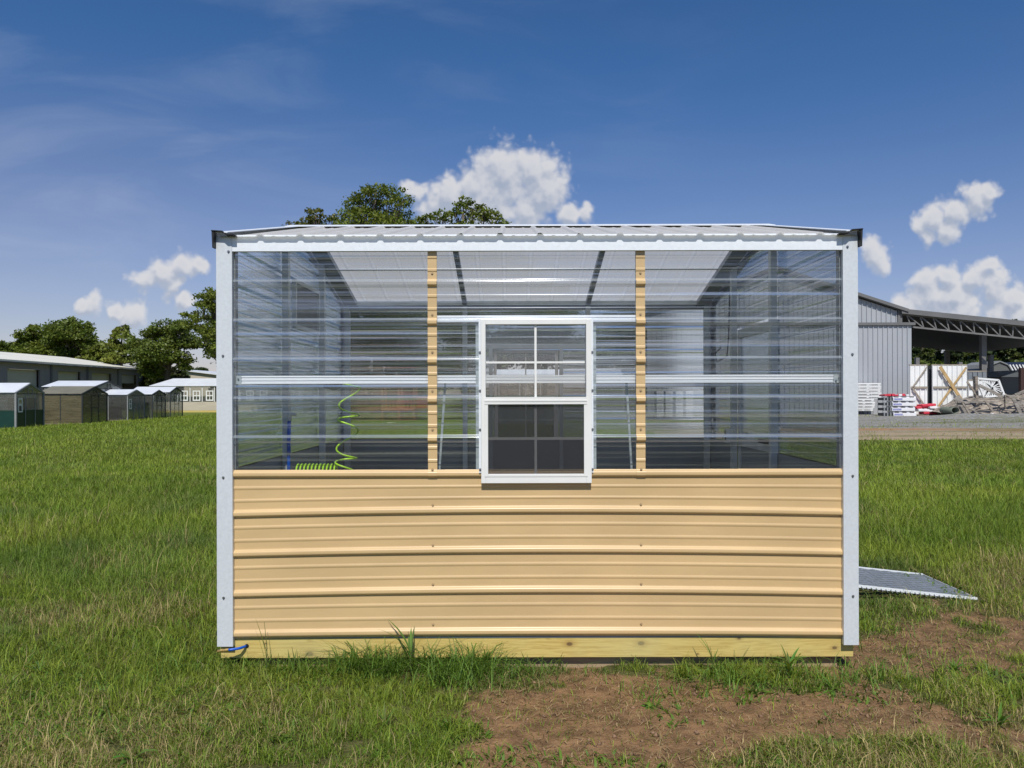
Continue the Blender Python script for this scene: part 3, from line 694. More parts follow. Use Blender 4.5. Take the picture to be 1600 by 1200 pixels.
tan = mth(nt, 'MULTIPLY', smooth(nt, cx.outputs[1], 38, 27), .75); gr_ = mixc(nt, mth(nt, 'MULTIPLY', tan, mth(nt, 'SUBTRACT', 1.0, red)), gr_, (.40,.29,.17))
sn2 = node(nt, 'ShaderNodeTexNoise', {'Vector': node(nt, 'ShaderNodeMapping', {'Vector': pos, 'Scale': (.09, .4, 1), 'Location': (4, 9, 0)}).outputs[0], 'Scale': 1.0, 'Detail': 5.0})
gg = mth(nt, 'MULTIPLY', smooth(nt, sn2.outputs[0], .50, .62), smooth(nt, ft.outputs[0], .3, .6)); gr_ = mixc(nt, mth(nt, 'MULTIPLY', gg, .8), gr_, (.13,.14,.05))
b = node(nt, 'ShaderNodeBsdfPrincipled', {'Base Color': gr_, 'Roughness': .95, 'Specular IOR Level': .2})
bm = node(nt, 'ShaderNodeBump', {'Height': vo.outputs['Distance'], 'Strength': .8, 'Distance': .05}); nt.links.new(bm.outputs[0], b.inputs['Normal']); nt.links.new(b.outputs[0], out.inputs[0])
tag(np_mesh('gravel_yard', co, q.ravel(), np.full(len(q), 4), m, None, True), kind='structure')

# ------------------------------------------------------------------ grass
rng = np.random.default_rng(11)
def leafmat(name, rough=.55, trans=.35, spec=.3):
    m, nt, out = newmat(name); a = node(nt, 'ShaderNodeAttribute', attribute_name='Col')
    b = node(nt, 'ShaderNodeBsdfPrincipled', {'Base Color': a.outputs['Color'], 'Roughness': rough, 'Specular IOR Level': spec})
    t = node(nt, 'ShaderNodeBsdfTranslucent')
    tcx = mixc(nt, 1.0, a.outputs['Color'], (1.25, 1.3, .6), 'MULTIPLY'); nt.links.new(tcx, t.inputs['Color'])
    x = node(nt, 'ShaderNodeMixShader', {0: trans, 1: b.outputs[0], 2: t.outputs[0]}); nt.links.new(x.outputs[0], out.inputs[0]); return m
M['grass'] = leafmat('grass_blades'); M['leaf'] = leafmat('tree_leaves', .5, .3)
def blades(name, x, y, h, wd, lean, col, zoff=0.0, mat=None, curl=1.0):
    n = len(x); z = hgt(x, y)+zoff; az = rng.random(n)*2*np.pi; dx, dy = np.cos(az), np.sin(az)
    ta = az+np.pi/2+rng.normal(0, .5, n); sx, sy = np.cos(ta)*wd/2, np.sin(ta)*wd/2
    L = lean*h
    def pt(f, k): return x+dx*L*f**(1+curl)+k*sx*(1-.25*f), y+dy*L*f**(1+curl)+k*sy*(1-.25*f), z+h*(f-.35*lean*f**3*curl)
    p0 = np.stack(pt(0, -1), -1); p1 = np.stack(pt(0, 1), -1); p2 = np.stack(pt(.55, .9), -1); p3 = np.stack(pt(.55, -.9), -1); p4 = np.stack(pt(1.0, 0), -1)
    co = np.stack([p0, p1, p2, p3, p4], 1).reshape(-1, 3); b = np.arange(n)[:, None]*5
    f = (b+np.array([[0, 1, 2, 3, 3, 2, 4]])).ravel(); sz = np.tile([4, 3], n)
    c = np.repeat(np.concatenate([col, np.ones((n, 1))], 1), 5, 0)
    return np_mesh(name, co, f, sz, mat or M['grass'], {'Col': ('FLOAT_COLOR', c)})
def inshed(x, y, m_=0.0): return (x > -1.6-m_) & (x < 1.9+m_) & (y > .03-m_) & (y < 3.03+m_)
def sample(N, d0, d1, spread=.74):
    d = np.exp(rng.uniform(math.log(d0), math.log(d1), N)); u = rng.uniform(-spread, spread, N); return u*d, d+CAMY, d
N = 950000
x, y, d = sample(N, 2.9, 85)
dm = dirtm(x, y); gm = gravm(x, y)
tuft = vn(x, y, 9.0, 31, 2); patch = vn(x, y, .55, 33); dryn = vn(x, y, 1.1, 36, 4)
wear = ell(x, y, -1.5, -1.0, 3.4, 1.3)
gsoft = np.clip((d-25)/7, 0, 1)*np.clip((x-2)/3, 0, 1)*vn(x, y, .9, 66)*1.1
keep = ~inshed(x, y) & (rng.random(N) > np.clip(dm*1.7-.1, 0, .955-.10*vn(x, y, 3.0, 19))) & (rng.random(N) > gm*(1.02-.16*(vn(x, y, .35, 68) > .52))-.02) & (rng.random(N) > gsoft)
near = np.clip(1.3-d/7, 0, 1)
keep &= (tuft > .24+.12*near*rng.random(N))
keep &= ~((x > 1.90) & (x < 3.50) & (y > 1.30) & (y < 2.17))
# the land below the far sheds and houses on the left
keep &= ~((x < -12) & (y > 76)) & ~((x < -27.6) & (y > 38))
x, y, d, dm, tuft, patch, dryn, wear = [a[keep] for a in (x, y, d, dm, tuft, patch, dryn, wear)]; n = len(x)
h = (.045+.075*rng.random(n)**1.5)*(.55+.9*tuft)*(.7+.6*patch)
field = np.clip((d-5)/4, 0, 1)
h *= (.62+.75*field)*(1-.45*np.clip(dm*1.6, 0, 1))*(1-.25*wear)
h = np.where(rng.random(n) < .10*(d < 9)+.05, h*(1.7+.9*rng.random(n)), h); h *= 1+np.clip(d-20, 0, 60)/140
wd = np.maximum(.0018+.0026*rng.random(n), d*.00055)
lean = .3+1.0*rng.random(n)
base = np.array([.125,.210,.022]); yel = np.array([.270,.330,.042]); blu = np.array([.10,.165,.050]); dry = np.array([.40,.32,.15])
t = np.clip(vn(x, y, .8, 50)*1.5-.18+rng.normal(0, .25, n), 0, 1)[:, None]
col = base*(1-t)+yel*t
bl = (np.clip(vn(x, y, .9, 53)*4-2.2, 0, 1)*.7)[:, None]; col = col*(1-bl)+blu*bl
pd = np.clip((dryn-.50)*2.2+.16+.22*wear+.25*np.clip(dm*2, 0, 1), .05, .75)
isd = (rng.random(n) < pd*np.where(d > 7, .28, .80))[:, None]; col = np.where(isd, dry*(.6+.7*rng.random((n, 1))), col)
fy = np.clip((d-7)/25, 0, 1)[:, None]*.45; col = col*(1-fy)+np.array([.215,.285,.036])*fy*(.8+.4*vn(x, y, .3, 58)[:, None])+0*col
col = col*(.55+.85*rng.random((n, 1)))*(.80+.42*vn(x, y, .45, 97, 3)[:, None]*1.0+.1)
tag(blades('grass', x, y, h, wd, lean, col), kind='stuff')
# straw and cut dead grass lying on the soil
N = 70000; x = rng.uniform(-2.9, 3.9, N); y = rng.uniform(-1.5, 1.4, N); k = ~inshed(x, y) & (rng.random(N) < .02+.62*vn(x, y, 3.5, 70)*(dirtm(x, y) > .12)-.1); x, y = x[k], y[k]; n = len(x)
az = rng.random(n)*np.pi; L = .008+.030*rng.random(n)**2; wd = .0008+.0014*rng.random(n); z = hgt(x, y)+.003+.012*rng.random(n)
dx, dy = np.cos(az)*L, np.sin(az)*L; ex, ey = -np.sin(az)*wd, np.cos(az)*wd; tz = rng.normal(0, .006, n); bd = rng.normal(0, .06, n)*L
co = np.stack([np.stack(v, -1) for v in ((x-dx-ex, y-dy-ey, z-tz), (x-ex+bd, y-ey-bd, z+.003), (x+dx, y+dy, z+tz), (x+ex+bd, y+ey-bd, z+.0035), (x-dx+ex, y-dy+ey, z-tz))], 1).reshape(-1, 3)
f = (np.arange(n)[:, None]*5+np.array([[0, 1, 2, 3, 4]])).ravel()
col = np.array([.42,.31,.17])*(.4+.85*rng.random((n, 1)))
tag(np_mesh('dry_straw', co, f, np.full(n, 5), M['grass'], {'Col': ('FLOAT_COLOR', np.repeat(np.concatenate([col, np.ones((n, 1))], 1), 5, 0))}), kind='stuff')
# crumbs and clods of soil
N = 9000; x = rng.uniform(-.8, 3.9, N); y = rng.uniform(-1.5, 1.2, N); k = ~inshed(x, y) & (dirtm(x, y) > .3) & (rng.random(N) < .15+vn(x, y, 5, 77)); x, y = x[k], y[k]; n = len(x)
rad = .0025+.011*rng.random(n)**5+.002*rng.random(n); o6 = np.array([[1,0,0],[0,1,0],[-1,0,0],[0,-1,0],[0,0,1],[0,0,-1]], float)
a_ = rng.random(n)*6.28; v = o6[None]*(.6+.8*rng.random((n, 6, 1)))*rad[:, None, None]; vx = v[..., 0]*np.cos(a_)[:, None]-v[..., 1]*np.sin(a_)[:, None]; vy = v[..., 0]*np.sin(a_)[:, None]+v[..., 1]*np.cos(a_)[:, None]
co = np.stack([vx+x[:, None], vy+y[:, None], v[..., 2]*.7+(hgt(x, y)+rad*.3)[:, None]], -1).reshape(-1, 3)
tri = np.array([[0,1,4],[1,2,4],[2,3,4],[3,0,4],[1,0,5],[2,1,5],[3,2,5],[0,3,5]]); f = (np.arange(n)[:, None, None]*6+tri[None]).ravel()
tag(np_mesh('soil_clods', co, f, np.full(8*n, 3), pbr('clod_soil', (.25,.15,.09), .95, 0, .4, 30)), kind='stuff')
# low broad-leaved clover and crabgrass clumps
N = 26000; x, y, d = sample(N, 2.95, 9); k = ~inshed(x, y, -.0) & (vn(x, y, 2.6, 80, 3)*1.1 > .50+.25*np.clip(dirtm(x, y)*1.3, 0, 1)) & (rng.random(N) > .5*dirtm(x, y)); x, y = x[k], y[k]; n = len(x)
col = np.array([.12,.21,.028])*(.7+.6*rng.random((n, 1)))
tag(blades('clover', x, y, .02+.035*rng.random(n), .008+.008*rng.random(n), .9+.5*rng.random(n), col), kind='stuff')
# crabgrass blades crowding the base of the wall and the two lush clumps on the bare soil
xs_, ys_ = [], []
for cx_, cy_, sx_, sy_, nn_ in ((-.9,-.03,.55,.04,1100),(-.62,-.08,.30,.06,1300),(-.25,-.10,.14,.10,800),(1.45,-.08,.30,.10,800),(1.15,-.28,.22,.10,300),(1.75,-.20,.30,.16,420),(-2.0,.1,.4,.3,500),(.05,-.04,.2,.02,40),(2.3,-.35,.35,.2,260),(2.2,.7,.35,.35,400),(.62,-.40,.06,.05,30)):
    xs_.append(rng.normal(cx_, sx_, nn_)); ys_.append(rng.normal(cy_, sy_, nn_))
x = np.concatenate(xs_); y = np.concatenate(ys_); k = ~inshed(x, y) & (y < 1.2); x, y = x[k], y[k]; n = len(x)
tf = vn(x, y, 12, 91, 2); k = tf > .42; x, y = x[k], y[k]; n = len(x)
col = np.array([.13,.23,.035])*(.65+.7*rng.random((n, 1)))
tag(blades('crabgrass', x, y, (.045+.12*rng.random(n)**1.7)*np.where((x > -1.0) & (x < -.1), 1.8, 1.0), .003+.004*rng.random(n), .4+1.1*rng.random(n), col), kind='stuff')
# individual weeds
def weed(px, d, hh, nb, wide, label, lean=.6, seed=1, stalk=False, flat=False):
    r = random.Random(seed); p = P(px, 600, d); x0, y0 = p.x, p.y; z0 = float(hgt(x0, y0))-.005
    t = thing('weed_plant', label, 'weed', (x0, y0, z0), 0, 'weeds growing round the greenhouse')
    V, Fc, Cc = [], [], []
    for i in range(nb):
        az = r.random()*6.283; L = hh*(.45+.6*r.random()); wd = wide*(.7+.5*r.random()); ln = lean*(.5+r.random()); st = (r.random()*.6*hh if stalk else 0)
        c = [v*(.75+.5*r.random()) for v in (.13,.23,.04)]; b0 = len(V); seg = 6
        for k in range(seg+1):
            f = k/seg; rr = L*ln*f**1.4; zz = st+L*(f*(1-.2*ln)-.75*ln*ln*f*f*(1.2 if flat else .6)); zz = max(zz, .006)
            ww = wd*(math.sin(math.pi*min(1, f*.85+.16))**.8)*(1 if k < seg else 0)/2+.0004
            if flat: ww *= 1+.35*math.sin(k*2.6)
            for s_ in (-1, 0, 1): V.append((x0+math.cos(az)*rr-math.sin(az)*ww*s_, y0+math.sin(az)*rr+math.cos(az)*ww*s_, z0+zz+(abs(s_)*ww*.35))); Cc.append((*c, 1))
        for k in range(seg):
            for s_ in (0, 1): q0 = b0+k*3+s_; Fc.append((q0, q0+1, q0+4, q0+3))
    mb = MB(); mb.v, mb.f = V, Fc; o = mb.build('leaf_blades', M['grass'], t)
    a = o.data.attributes.new('Col', 'FLOAT_COLOR', 'POINT'); a.data.foreach_set('color', np.array(Cc, np.float32).ravel())
    if stalk:
        mb = MB().tube([(x0, y0, z0), (x0+.004, y0, z0+hh*.5), (x0-.012, y0+.004, z0+hh*.98)], [.003, .0025, .001], 5); s2 = mb.build('stalk', M['grass'], t)
        a = s2.data.attributes.new('Col', 'FLOAT_COLOR', 'POINT'); a.data.foreach_set('color', np.tile([.16,.19,.06,1], (len(mb.v), 1)).astype(np.float32).ravel())
weed(640, 4.23, .27, 7, .013, 'tall upright weed reaching over the wooden base left of the window', .5, 3, True)
weed(700, 4.24, .20, 5, .020, 'broad-bladed weed leaning right beside the tallest weed against the wooden base', .45, 5)
weed(575, 4.25, .17, 12, .008, 'fine bushy grass weed against the wooden base between the hose fitting and the tallest weed', .6, 7, True)
weed(520, 4.22, .12, 7, .014, 'arching weed over the wooden base near the dark knot at left', 1.0, 9)
weed(415, 4.27, .30, 2, .004, 'thin lone seed stalk rising before the tan siding near the hose fitting', .3, 11, True)
weed(458, 4.27, .16, 3, .005, 'short thin seed stalk right of the lone tall stalk', .4, 13, True)
weed(870, 4.18, .13, 4, .006, 'sparse thin weed in front of the base under the window', .5, 15, True)
weed(1112, 4.22, .17, 5, .010, 'slim upright weed at the left end of the lush clump on the soil', .4, 17, True)
weed(1232, 4.12, .17, 14, .015, 'bushy crabgrass weed in the lush clump by the right end of the base', .7, 19, True)
weed(1180, 4.0, .11, 12, .013, 'low spreading crabgrass weed on the bare soil left of the bushy one', 1.0, 21)
weed(1300, 4.0, .12, 12, .013, 'low spreading crabgrass weed below the right corner post', 1.0, 23)
weed(1015, 3.82, .06, 12, .018, 'flat little broad-leaved weed alone on the bare soil', 1.2, 25, flat=True)
weed(205, 3.22, .14, 9, .030, 'large rosette with jagged pale leaves at the bottom left edge', 1.0, 27, flat=True)
weed(270, 3.28, .10, 8, .022, 'smaller rosette just right of the jagged one at the bottom left', 1.0, 29, flat=True)
weed(700, 3.5, .12, 14, .010, 'leafy tuft at the edge where the turf meets the bare soil', .8, 31)
weed(1490, 4.25, .13, 14, .013, 'leafy weed among the dry grass right of the corner post', .8, 33)
weed(1560, 3.55, .13, 10, .014, 'tall bladed weed at the lower right edge of the picture', .7, 35)
weed(600, 3.55, .15, 12, .009, 'upright grassy tuft in the turf below the wooden base', .5, 37)
weed(60, 4.2, .14, 14, .009, 'long-bladed tuft at the left edge of the field', .6, 39)

# ------------------------------------------------------------------ far greenhouses and buildings
M['far_clear'] = clear('far_clear_panel', tint=(.88,.89,.88), r0=.07, haze=.10, hazec=(.55,.55,.52), bump=.3, bscale=(1,1,12), rough=.15)
M['bronze'] = clear('bronze_panel', tint=(.55,.51,.36), r0=.06, haze=.28, hazec=(.62,.56,.38), bump=.3, bscale=(1,1,10), rough=.15)
M['bronze_roof'] = pbr('bronze_roof', (.20,.185,.13), .5, 0, .15, 2)
M['white_roof'] = pbr('white_roof', (.74,.77,.80), .45, .1, .06, 1.2)
M['cream_roof'] = pbr('cream_roof', (.80,.77,.66), .5, 0, .05, .3)
M['green'] = pbr('green_siding', (.004,.036,.026), .4, 0, .15, 2, (1,1,5))
M['beige'] = pbr('beige_siding', (.52,.46,.36), .5, 0, .07, 1, (1,1,4))
M['dark_frame'] = pbr('dark_frame', (.03,.035,.04), .5)
M['grey_frame'] = pbr('grey_frame', (.25,.26,.26), .5)
M['blackp'] = pbr('black_panel', (.01,.01,.011), .5)
def shed(label, dmid, gw, px_l, x_g, eave, peak, length, frame, wall, roofm, low=None, lowh=0, rotd=6, wins=0, postw=.07, doorframe=None):
    """gable-roofed small greenhouse: ridge along local x, gable end (local x = 0) turned to the right"""
    y = dmid+CAMY; t = thing('small_greenhouse', label, 'greenhouse', (x_g, y, GF), R(rotd), 'small greenhouses parked in the left field')
    c, s = math.cos(R(rotd)), math.sin(R(rotd))
    def W(a, b, z): return (x_g+a*c-b*s, y+a*s+b*c, GF+z)
    def bx(name, m, p, x0, x1, y0, y1, z0, z1):
        mb = MB().box(x0, x1, y0, y1, z0, z1); mb.v = [W(*v) for v in mb.v]; return mb.build(name, m, p)
    def mk(name, m, p, mb): mb.v = [W(*v) for v in mb.v]; return mb.build(name, m, p)
    g2 = gw/2; L = length
    for yy in (-g2, g2):
        if low: bx('lower_siding', low, t, -L, 0, yy-.01, yy+.01, .05, lowh)
        bx('wall_panel', wall, t, -L, 0, yy-.006, yy+.006, lowh+.001 if low else .05, eave)
    for xx in (0, -L):
        mb = MB()
        if low: bx('lower_siding', low, t, xx-.01, xx+.01, -g2+.02, g2-.02, .05, lowh)
        z0 = lowh+.001 if low else .05
        mb.v = [(xx, -g2+.02, z0), (xx, g2-.02, z0), (xx, g2-.02, eave), (xx, 0, peak-.03), (xx, -g2+.02, eave)]; mb.f = [(0,1,2,3,4)]
        mk('gable_panel', wall, t, mb)
        for yy in (-g2, g2): bx('corner_post', frame, t, xx-postw/2, xx+postw/2, yy-postw/2, yy+postw/2, 0, eave-.002)
        for sg in (-1, 1): mk('rake_trim', frame, t, MB().bar((xx+.02, sg*(g2+.06), eave-.02), (xx+.02, 0, peak), .07, .10))
    for sg in (-1, 1):
        mb = MB(); ov = .10; k = (peak-eave)/g2
        mb.v = [(-L-.06, sg*(g2+ov), eave-ov*k+.05), (.0, sg*(g2+ov), eave-ov*k+.05), (.0, 0, peak+.05), (-L-.06, 0, peak+.05)]
        mb.poly(mb.v[:4], (0, 0, .02)); mb.v = mb.v[4:]; mb.f = [tuple(i-4 for i in f) for f in mb.f]
        mk('roof_panel', roofm, t, mb)
        bx('eave_rail', frame, t, -L+.05, -.05, sg*g2-.03, sg*g2+.03, eave-.07, eave-.003)
    bx('base', M['oldwood'], t, -L-.01, .005, -g2-.02, g2+.02, 0, .045)
    k = max(1, int(L/1.4))
    for i in range(1, k+1):
        bx('stud', frame, t, -L*i/(k+1)-.025, -L*i/(k+1)+.025, -g2-.02, -g2-.008, .05, eave-.08)
    df_ = doorframe or frame
    dw = min(.5, gw*.2)
    d = mk('door', df_, t, MB().box(.012, .03, -dw-.05, -dw, .05, eave).box(.012, .03, dw, dw+.05, .05, eave).box(.012, .03, -dw, dw, eave*.52, eave*.52+.04))
    mk('vent', df_, t, MB().box(.012, .03, -.28, -.22, eave-.15, eave+.28).box(.012, .03, .22, .28, eave-.15, eave+.28).box(.012, .03, -.22, .22, eave+.22, eave+.28).box(.012, .03, -.22, .22, eave-.15, eave-.09))
    for i in range(wins):
        yy = (-1 if i == 0 else 1)*gw*.36
        fr_ = mk('window', M['white'], t, MB().box(.012, .04, yy-.22, yy-.16, eave*.45, eave*.85).box(.012, .04, yy+.16, yy+.22, eave*.45, eave*.85).box(.012, .04, yy-.16, yy+.16, eave*.45, eave*.45+.07).box(.012, .04, yy-.16, yy+.16, eave*.64, eave*.68).box(.012, .04, yy-.16, yy+.16, eave*.85-.07, eave*.85))
        mk('pane', M['pane'], fr_, MB().box(.018, .024, yy-.16, yy+.16, eave*.45+.07, eave*.85-.07))
    return t
shed('small greenhouse with dark green lower siding and a white corner post at the left edge', 43.5, 3.0, 0, -27.3, 1.95, 2.45, 5.0, M['grey_frame'], M['far_clear'], M['white_roof'], M['green'], .98, wins=1, postw=.10).children
shed('olive bronze-panelled small greenhouse with dark frame right of the green-sided one', 50.1, 3.7, 0, -27.2, 1.88, 2.33, 2.6, M['dark_frame'], M['bronze'], M['bronze_roof'])
shed('tallest small greenhouse with white roof, dark frame and black lower wall behind the bronze one', 55.6, 4.6, 0, -29.2, 2.36, 2.78, 3.4, M['dark_frame'], M['far_clear'], M['white_roof'], M['blackp'], .95)
shed('small greenhouse with light grey frame, first of the three beyond the tallest one', 55.8, 3.2, 0, -27.3, 1.80, 2.15, 2.6, M['grey_frame'], M['far_clear'], M['white_roof'], wins=1)
shed('middle one of the three small clear greenhouses beyond the tallest one', 59.4, 2.8, 0, -27.3, 1.83, 2.15, 2.8, M['dark_frame'], M['far_clear'], M['white_roof'])
shed('last of the small clear greenhouses, nearest to the long beige one', 62.6, 3.0, 0, -27.35, 2.0, 2.4, 3.0, M['dark_frame'], M['far_clear'], M['white_roof'])
ng = shed('long white-roofed greenhouse seen through the window of the near greenhouse', 47, 3.2, 0, 6.6, 2.75, 3.25, 8.6, M['grey_frame'], M['far_clear'], M['white_roof'], M['liner'], .9, rotd=0)
del ng['group']
# long beige greenhouse
bg_ = thing('long_greenhouse', 'long far greenhouse with white roof, white windows and beige lower siding', 'greenhouse', (-28, 76, GF))
d = 79.0; y0 = d+CAMY; xL, xR = P(234, 0, d).x, P(520, 0, d).x; ze, zr = P(0, 602, d).z, P(0, 590, d).z+.02
box('lower_siding', M['beige'], bg_, xL+.3, xR, y0, y0+.06, GF+.2, P(0, 626.5, d).z)
box('base', M['pine'], bg_, xL+.3, xR, y0+.01, y0+.08, GF, GF+.198)
box('clear_wall', M['far_clear'], bg_, xL+.3, xR, y0+.01, y0+.03, P(0, 626.5, d).z+.002, ze)
box('back_wall', M['beige'], bg_, xL+.3, xR, y0+5.9, y0+5.96, GF, 1.3)
for x in (xL+.3, xR): box('end_wall', M['far_clear'], bg_, x-.02, x+.02, y0+.065, y0+5.9, GF, ze)
mb = MB(); mb.poly([(xL, y0-.15, ze), (xR+.2, y0-.15, ze), (xR+.2, y0+3, zr), (xL+1.1, y0+3, zr)], (0,0,.05)); mb.poly([(xL, y0+6.1, ze), (xL+1.1, y0+3, zr), (xR+.2, y0+3, zr), (xR+.2, y0+6.1, ze)], (0,0,.05)); mb.poly([(xL, y0-.15, ze), (xL+1.1, y0+3, zr), (xL, y0+6.1, ze)], (0,0,.05))
mb.build('roof', M['white_roof'], bg_)
x = xL+.4; k = 0
while x < xR:
    box('stud', M['white'], bg_, x-.04, x+.04, y0-.02, y0+.008, P(0, 626.5, d).z, ze-.05); x += 1.25
for pa in (282, 301.5, 322, 343, 364, 385, 406, 427, 448, 469, 490):
    xa = P(pa, 0, d).x; xb = xa+.78; za, zb = P(0, 625, d).z, P(0, 609, d).z
    fr_ = MB().box(xa, xa+.11, y0-.06, y0-.022, za, zb).box(xb-.11, xb, y0-.06, y0-.022, za, zb).box(xa+.11, xb-.11, y0-.06, y0-.022, za, za+.12).box(xa+.11, xb-.11, y0-.06, y0-.022, zb-.1, zb).box(xa+.11, xb-.11, y0-.06, y0-.022, (za+zb)/2-.05, (za+zb)/2+.05).box((xa+xb)/2-.03, (xa+xb)/2+.03, y0-.05, y0-.024, za+.12, zb-.1).build('window', M['white'], bg_)
    box('pane', M['pane'], fr_, xa+.1, xb-.1, y0-.035, y0-.03, za+.1, zb-.1)
# warehouse with bay doors on the left
M['wh_wall'] = pbr('warehouse_wall', (.24,.225,.27), .6, 0, .08, .3, (1,6,1))
M['wh_trim'] = pbr('warehouse_trim', (.13,.13,.16), .6)
M['bay'] = pbr('bay_door', (.46,.44,.42), .5, 0, .06, 1, (1,1,8))
wh = thing('warehouse', 'long dark grey warehouse with cream roof and several bay doors at the left', 'warehouse', (-47, 75, GF))
X = -47.0; ya, yb = 45.0, 93.4; he, hr = 4.68, 6.2
doors = [(58.2, 62.6, 4.0, .0), (67.2, 72.2, 4.0, .36), (75.2, 79.5, 4.0, .0), (81.6, 86.0, 4.0, .0), (88.2, 92.0, 4.0, .75), (50, 54.4, 4.0, 0)]
doors.sort(); yy = ya
for (a, b, h_, op) in doors:
    box('wall', M['wh_wall'], wh, X-.2, X, yy, a, GF, he); yy = b
    box('wall', M['wh_wall'], wh, X-.2, X, a+.001, b-.001, h_, he)
    db = GF+(h_-GF)*op
    box('bay_door', M['bay'], wh, X-.45, X-.38, a+.001, b-.001, db, h_-.002)
box('wall', M['wh_wall'], wh, X-.2, X, yy, yb, GF, he)
for a in (55.9, 64.6, 73.9, 80.6, 87.2): box('downpipe', M['wh_trim'], wh, X+.002, X+.14, a-.1, a+.1, GF, he-.1)
box('gable_wall', M['wh_wall'], wh, X-20, X-.201, yb-.2, yb-.001, GF, he)
box('back_wall', M['wh_wall'], wh, X-20.2, X-20, ya, yb, GF, he)
mb = MB()
mb.poly([(X+.45, ya-1, he-.02), (X+.45, yb+.3, he-.02), (X-10, yb+.3, hr), (X-10, ya-1, hr)], (0,0,.16)); mb.poly([(X-20.5, ya-1, he), (X-10, ya-1, hr), (X-10, yb+.3, hr), (X-20.5, yb+.3, he)], (0,0,.16))
mb.build('roof', M['cream_roof'], wh)
box('gutter', M['wh_trim'], wh, X+.30, X+.50, ya-1, yb+.3, he-.12, he-.03)
# pale barn behind the long greenhouse
b2 = thing('barn', 'low beige barn with a white roof edge peeking over the long greenhouse', 'barn', (P(330, 0, 112).x, 112+CAMY, GF))
d = 112; q = lambda px, py: P(px, py, d)
mb = MB(); a0, a1, a2, a3 = q(288, 578), q(380, 590), q(380, 640), q(288, 640); mb.poly([a0, a1, a2, a3], (0, 12, 0)); mb.build('wall', M['beige'], b2)
MB().poly([q(287, 575.5)+Vector((0,-.4,0)), q(382, 588)+Vector((0,-.4,0)), q(382, 590)+Vector((0,-.4,0)), q(287, 578)+Vector((0,-.4,0))], (0, 13, 0)).build('roof', M['white_roof'], b2)
# wooden play house seen through the clear wall
pw = pbr('playhouse_wood', (.42,.22,.11), .7, 0, .3, 3)
ph = thing('play_house', 'orange-brown wooden play house seen through the clear left wall', 'play house', (P(622, 0, 52).x, 48, GF))
d = 52; q = lambda px, py: P(px, py, d)
a, b = q(596, 655), q(648, 603)
for x_ in (a.x, (a.x+b.x)/2, b.x-.12): 
    for yo in (0, 1.4): box('post', pw, ph, x_, x_+.12, a.y+yo, a.y+yo+.12, GF, b.z)
box('deck', pw, ph, a.x, b.x, a.y-.05, a.y+1.5, .45, .55)
mb = MB()
for k in range(9): mb.box(a.x+.03+k*(b.x-a.x-.1)/9, a.x+.17+k*(b.x-a.x-.1)/9, a.y-.03, a.y-.002, .6, 1.15)
mb.build('railing', pw, ph); box('ridge_beam', pw, ph, a.x-.1, b.x+.1, a.y-.1, a.y+.05, b.z-.02, b.z+.16)
tn = MB(); p0 = q(662, 640); tn.v = []; tn.box(p0.x-.5, p0.x+.5, p0.y, p0.y+.5, 0.5, 1.35); tn = tn.build('slide_roof', pbr('red_plastic', (.45,.06,.04), .4), ph, bevel=.1)

# right: grey metal building
M['grey_metal'] = None
m, nt, out = newmat('grey_metal_siding'); g = node(nt, 'ShaderNodeNewGeometry'); sp_ = node(nt, 'ShaderNodeSeparateXYZ', {0: g.outputs['Position']})
n = node(nt, 'ShaderNodeTexNoise', {'Vector': g.outputs['Position'], 'Scale': .5, 'Detail': 6.0}); cc = mixc(nt, n.outputs[0], (.36,.38,.41), (.44,.46,.49))
b = node(nt, 'ShaderNodeBsdfPrincipled', {'Base Color': cc, 'Roughness': .5, 'Metallic': .1}); nt.links.new(b.outputs[0], out.inputs[0]); M['grey_metal'] = m
M['eave_metal'] = pbr('roof_edge', (.15,.15,.15), .6, 0, .1, 1)
M['under'] = pbr('roof_underside', (.03,.03,.03), .8)
M['steel'] = pbr('truss_steel', (.20,.195,.19), .6, .2, .15, 2)
gb = thing('metal_building', 'tall pale grey ribbed metal building at the right with a dark roof edge', 'building', (22.8, 66+CAMY, GF))
def ribwall(name, x0, x1, y, z0, ztop, pitch, parent, m):
    mb = MB(); x = x0; pts = []
    while x < x1: pts += [(x, 0), (x+.02, .09), (x+.07, .09), (x+.09, 0)]; x += pitch
    pts = [p for p in pts if p[0] < x1]+[(x1, 0)]
    for (px_, h_) in pts: mb.v += [(px_, y-h_, z0), (px_, y-h_, ztop(px_))]
    for i in range(len(pts)-1): mb.f.append((2*i, 2*i+2, 2*i+3, 2*i+1))
    return mb.build(name, m, parent)
d = 66; y0 = d+CAMY; q = lambda px, py: P(px, py, d)
xa, xb = q(1010, 0).x, q(1416, 0).x; ze = q(0, 489).z; xm = (xa+xb)/2; zp = ze+.325*(xb-xm)
ribwall('upper_wall', xa, q(1403, 0).x, y0, q(0, 508).z, lambda x: zp-.325*abs(x-xm)-.15, .42, gb, m)
xw = q(1422, 0).x; ribwall('lower_wall', xa, xw, y0-.25, GF, lambda x: q(0, 510.5).z, .42, gb, m)
box('side_wall', m, gb, xw-.05, xw-.001, y0-.249, y0+24, GF, q(0, 510.5).z)
box('canopy_trim', M['eave_metal'], gb, xa-.1, xw+.25, y0-.45, y0+.0, q(0, 510.3).z, q(0, 506).z)
box('end_trim', M['eave_metal'], gb, q(1402, 0).x, q(1409, 0).x, y0-.12, y0+.1, q(0, 506).z+.002, q(0, 484).z)
mb = MB()
